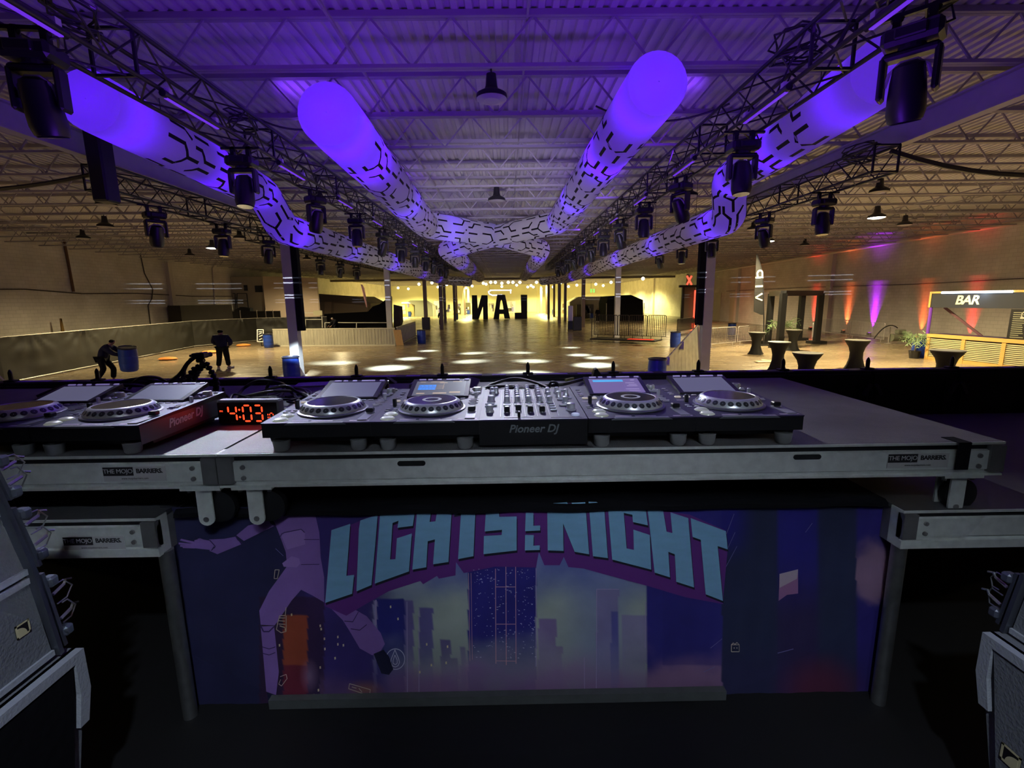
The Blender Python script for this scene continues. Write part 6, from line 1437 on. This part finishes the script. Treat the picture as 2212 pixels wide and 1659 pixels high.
lamp('AREA', 'neon_glow', (n_.x, 54.6, 1.8), 60, (1, .05, .02), (n_.x, 50, .5), .3, size_y=3)
# doors on the right wall
DM = mat('door_cream', (.48, .42, .33), .6)
for i, (px, lb) in enumerate(((1548, 1), (1582, 2))):
    y0_ = at_x(px-7, 690, XR).y; y1_ = at_x(px+7, 690, XR).y; t = struct(MB().bb(XR-.04, XR-.002, min(y0_, y1_), max(y0_, y1_), 0, 3.3), f'door_{i+1}', DM)
# ---------------------------------------------------------------- bar
WOOD = mat('pine_board', (.55, .34, .09), .55, noise=.25, nscale=3, stretch=(1, 8, 8)); SLAT = mat('slat_light', (.50, .47, .27), .6)
b0 = at_z(1998, 776, 0); b1 = at_z(2155, 795, 0); b0.z = b1.z = 0; d = (b1-b0).normalized(); t = thing('bar_counter', 'light pine bar counter with slatted panels at the right', 'bar', tuple(b0), math.atan2(d.y, d.x)); HB = 1.12; LT_ = 7.2; seg_ = 1.42
for k in range(5):
    x0_ = k*seg_; MB().bb(x0_, x0_+.14, -.06, .06, 0, HB).build('stile', WOOD, t)
    q = MB(); ns = 11
    for j in range(ns): q.bb(x0_+.14, x0_+seg_, -.035, .0, .17+j*(HB-.34)/ns, .17+j*(HB-.34)/ns+.042)
    q.build('slats', SLAT, t); MB().bb(x0_+.14, x0_+seg_, .02, .04, .14, HB-.13).build('back_board', mat('bar_dark', (.05, .045, .03), .8), t)
MB().bb(0, LT_, -.05, .05, .0, .15).build('bottom_rail', WOOD, t); MB().bb(0, LT_, -.08, .08, HB-.14, HB).build('top_rail', WOOD, t); MB().bb(0, LT_, .05, .75, HB-.05, HB+.0).build('counter_top', mat('bar_top', (.03, .015, .06), .3), t)
# header sign, posts, led strip
H0 = at_y(2014, 632, b0.y+.2); rz = math.atan2(d.y, d.x); t = thing('bar_sign', 'black bar header board with yellow letters BAR and a white light strip', 'sign', (b0.x+.05, b0.y+.15, 0), rz)
zt = at_y(2014, 634, b0.y+.1).z; zb = at_y(2014, 664, b0.y+.1).z
MB().bb(0, 5.0, 0, .12, zb, zt).build('board', mat('sign_navy', (.012, .014, .022), .6), t); MB().bb(-.02, 5.0, -.02, .14, zt, zt+.08).bb(-.08, 0, -.02, .14, zb, zt+.08).build('wood_edge', WOOD, t)
wl = MB().tube([(.45, -.05, zt+.03), (3.0, -.05, zt+.03)], .045, 8).build('light_strip', emat('strip_white', (.75, .9, 1), 5), t); wl2 = MB().tube([(3.7, -.05, zt+.03), (4.9, -.05, zt+.03)], .045, 8).build('light_strip', emat('strip_white', (.75, .9, 1), 5), t)
lamp('AREA', 'bar_strip_light', tuple(Vector((b0.x, b0.y, 0))+d*1.7+Vector((-.12, -.12, zt+.0))), 16, (.6, .8, 1), tuple(Vector((b0.x, b0.y, 0))+d*1.7+Vector((-.1, -.1, 0))), 1.5, size_y=.1)
text_mb('BAR', .50, frame((1.45, -.012, (zb+zt)/2), (1, 0, 0), (.0, 0, 1)), .01, shear=.18, bold=.012, spacing=.95).build('letters', mat('sign_yellow', (.75, .72, .42), .5), t, label='yellow letters BAR')
for x_ in (.0,): MB().tube([(x_, .05, 1.1), (x_, .05, zb)], .06, 8).build('post', mat('violet_post', (.18, .05, .45), .4), t)
MB().bar((.35, .3, zb), (1.6, .9, 1.0), .09).build('brace', mat('brace_brown', (.12, .05, .06), .7), t)
m0 = Vector((b0.x, b0.y, 0))+d*2.9+Vector((0, -.02, 0)); t = thing('menu_board', 'black drinks menu board hanging beside the bar opening', 'menu board', tuple(m0), rz)
MB().bb(0, .95, 0, .04, 1.05, zb-.02).build('board', BLKP, t); q = MB(); rn = random.Random(2)
for k in range(13): q.bb(.1, .1+rn.uniform(.25, .42), -.006, 0, 1.18+k*.075, 1.21+k*.075); q.bb(.75, .75+rn.uniform(.04, .1), -.006, 0, 1.18+k*.075, 1.2+k*.075)
q.build('menu_lines', mat('menu_text', (.22, .22, .14), .6), t)
q = MB(); q.lathe([(.13, 0), (.10, .0)], (.47, -.004, zb-.22), 18, Euler((math.pi/2, 0, 0)).to_matrix(), cap=False); q.bb(.33, .62, -.006, 0, zb-.36, zb-.30); q.build('menu_crest', mat('menu_crest', (.4, .4, .35), .6), t)
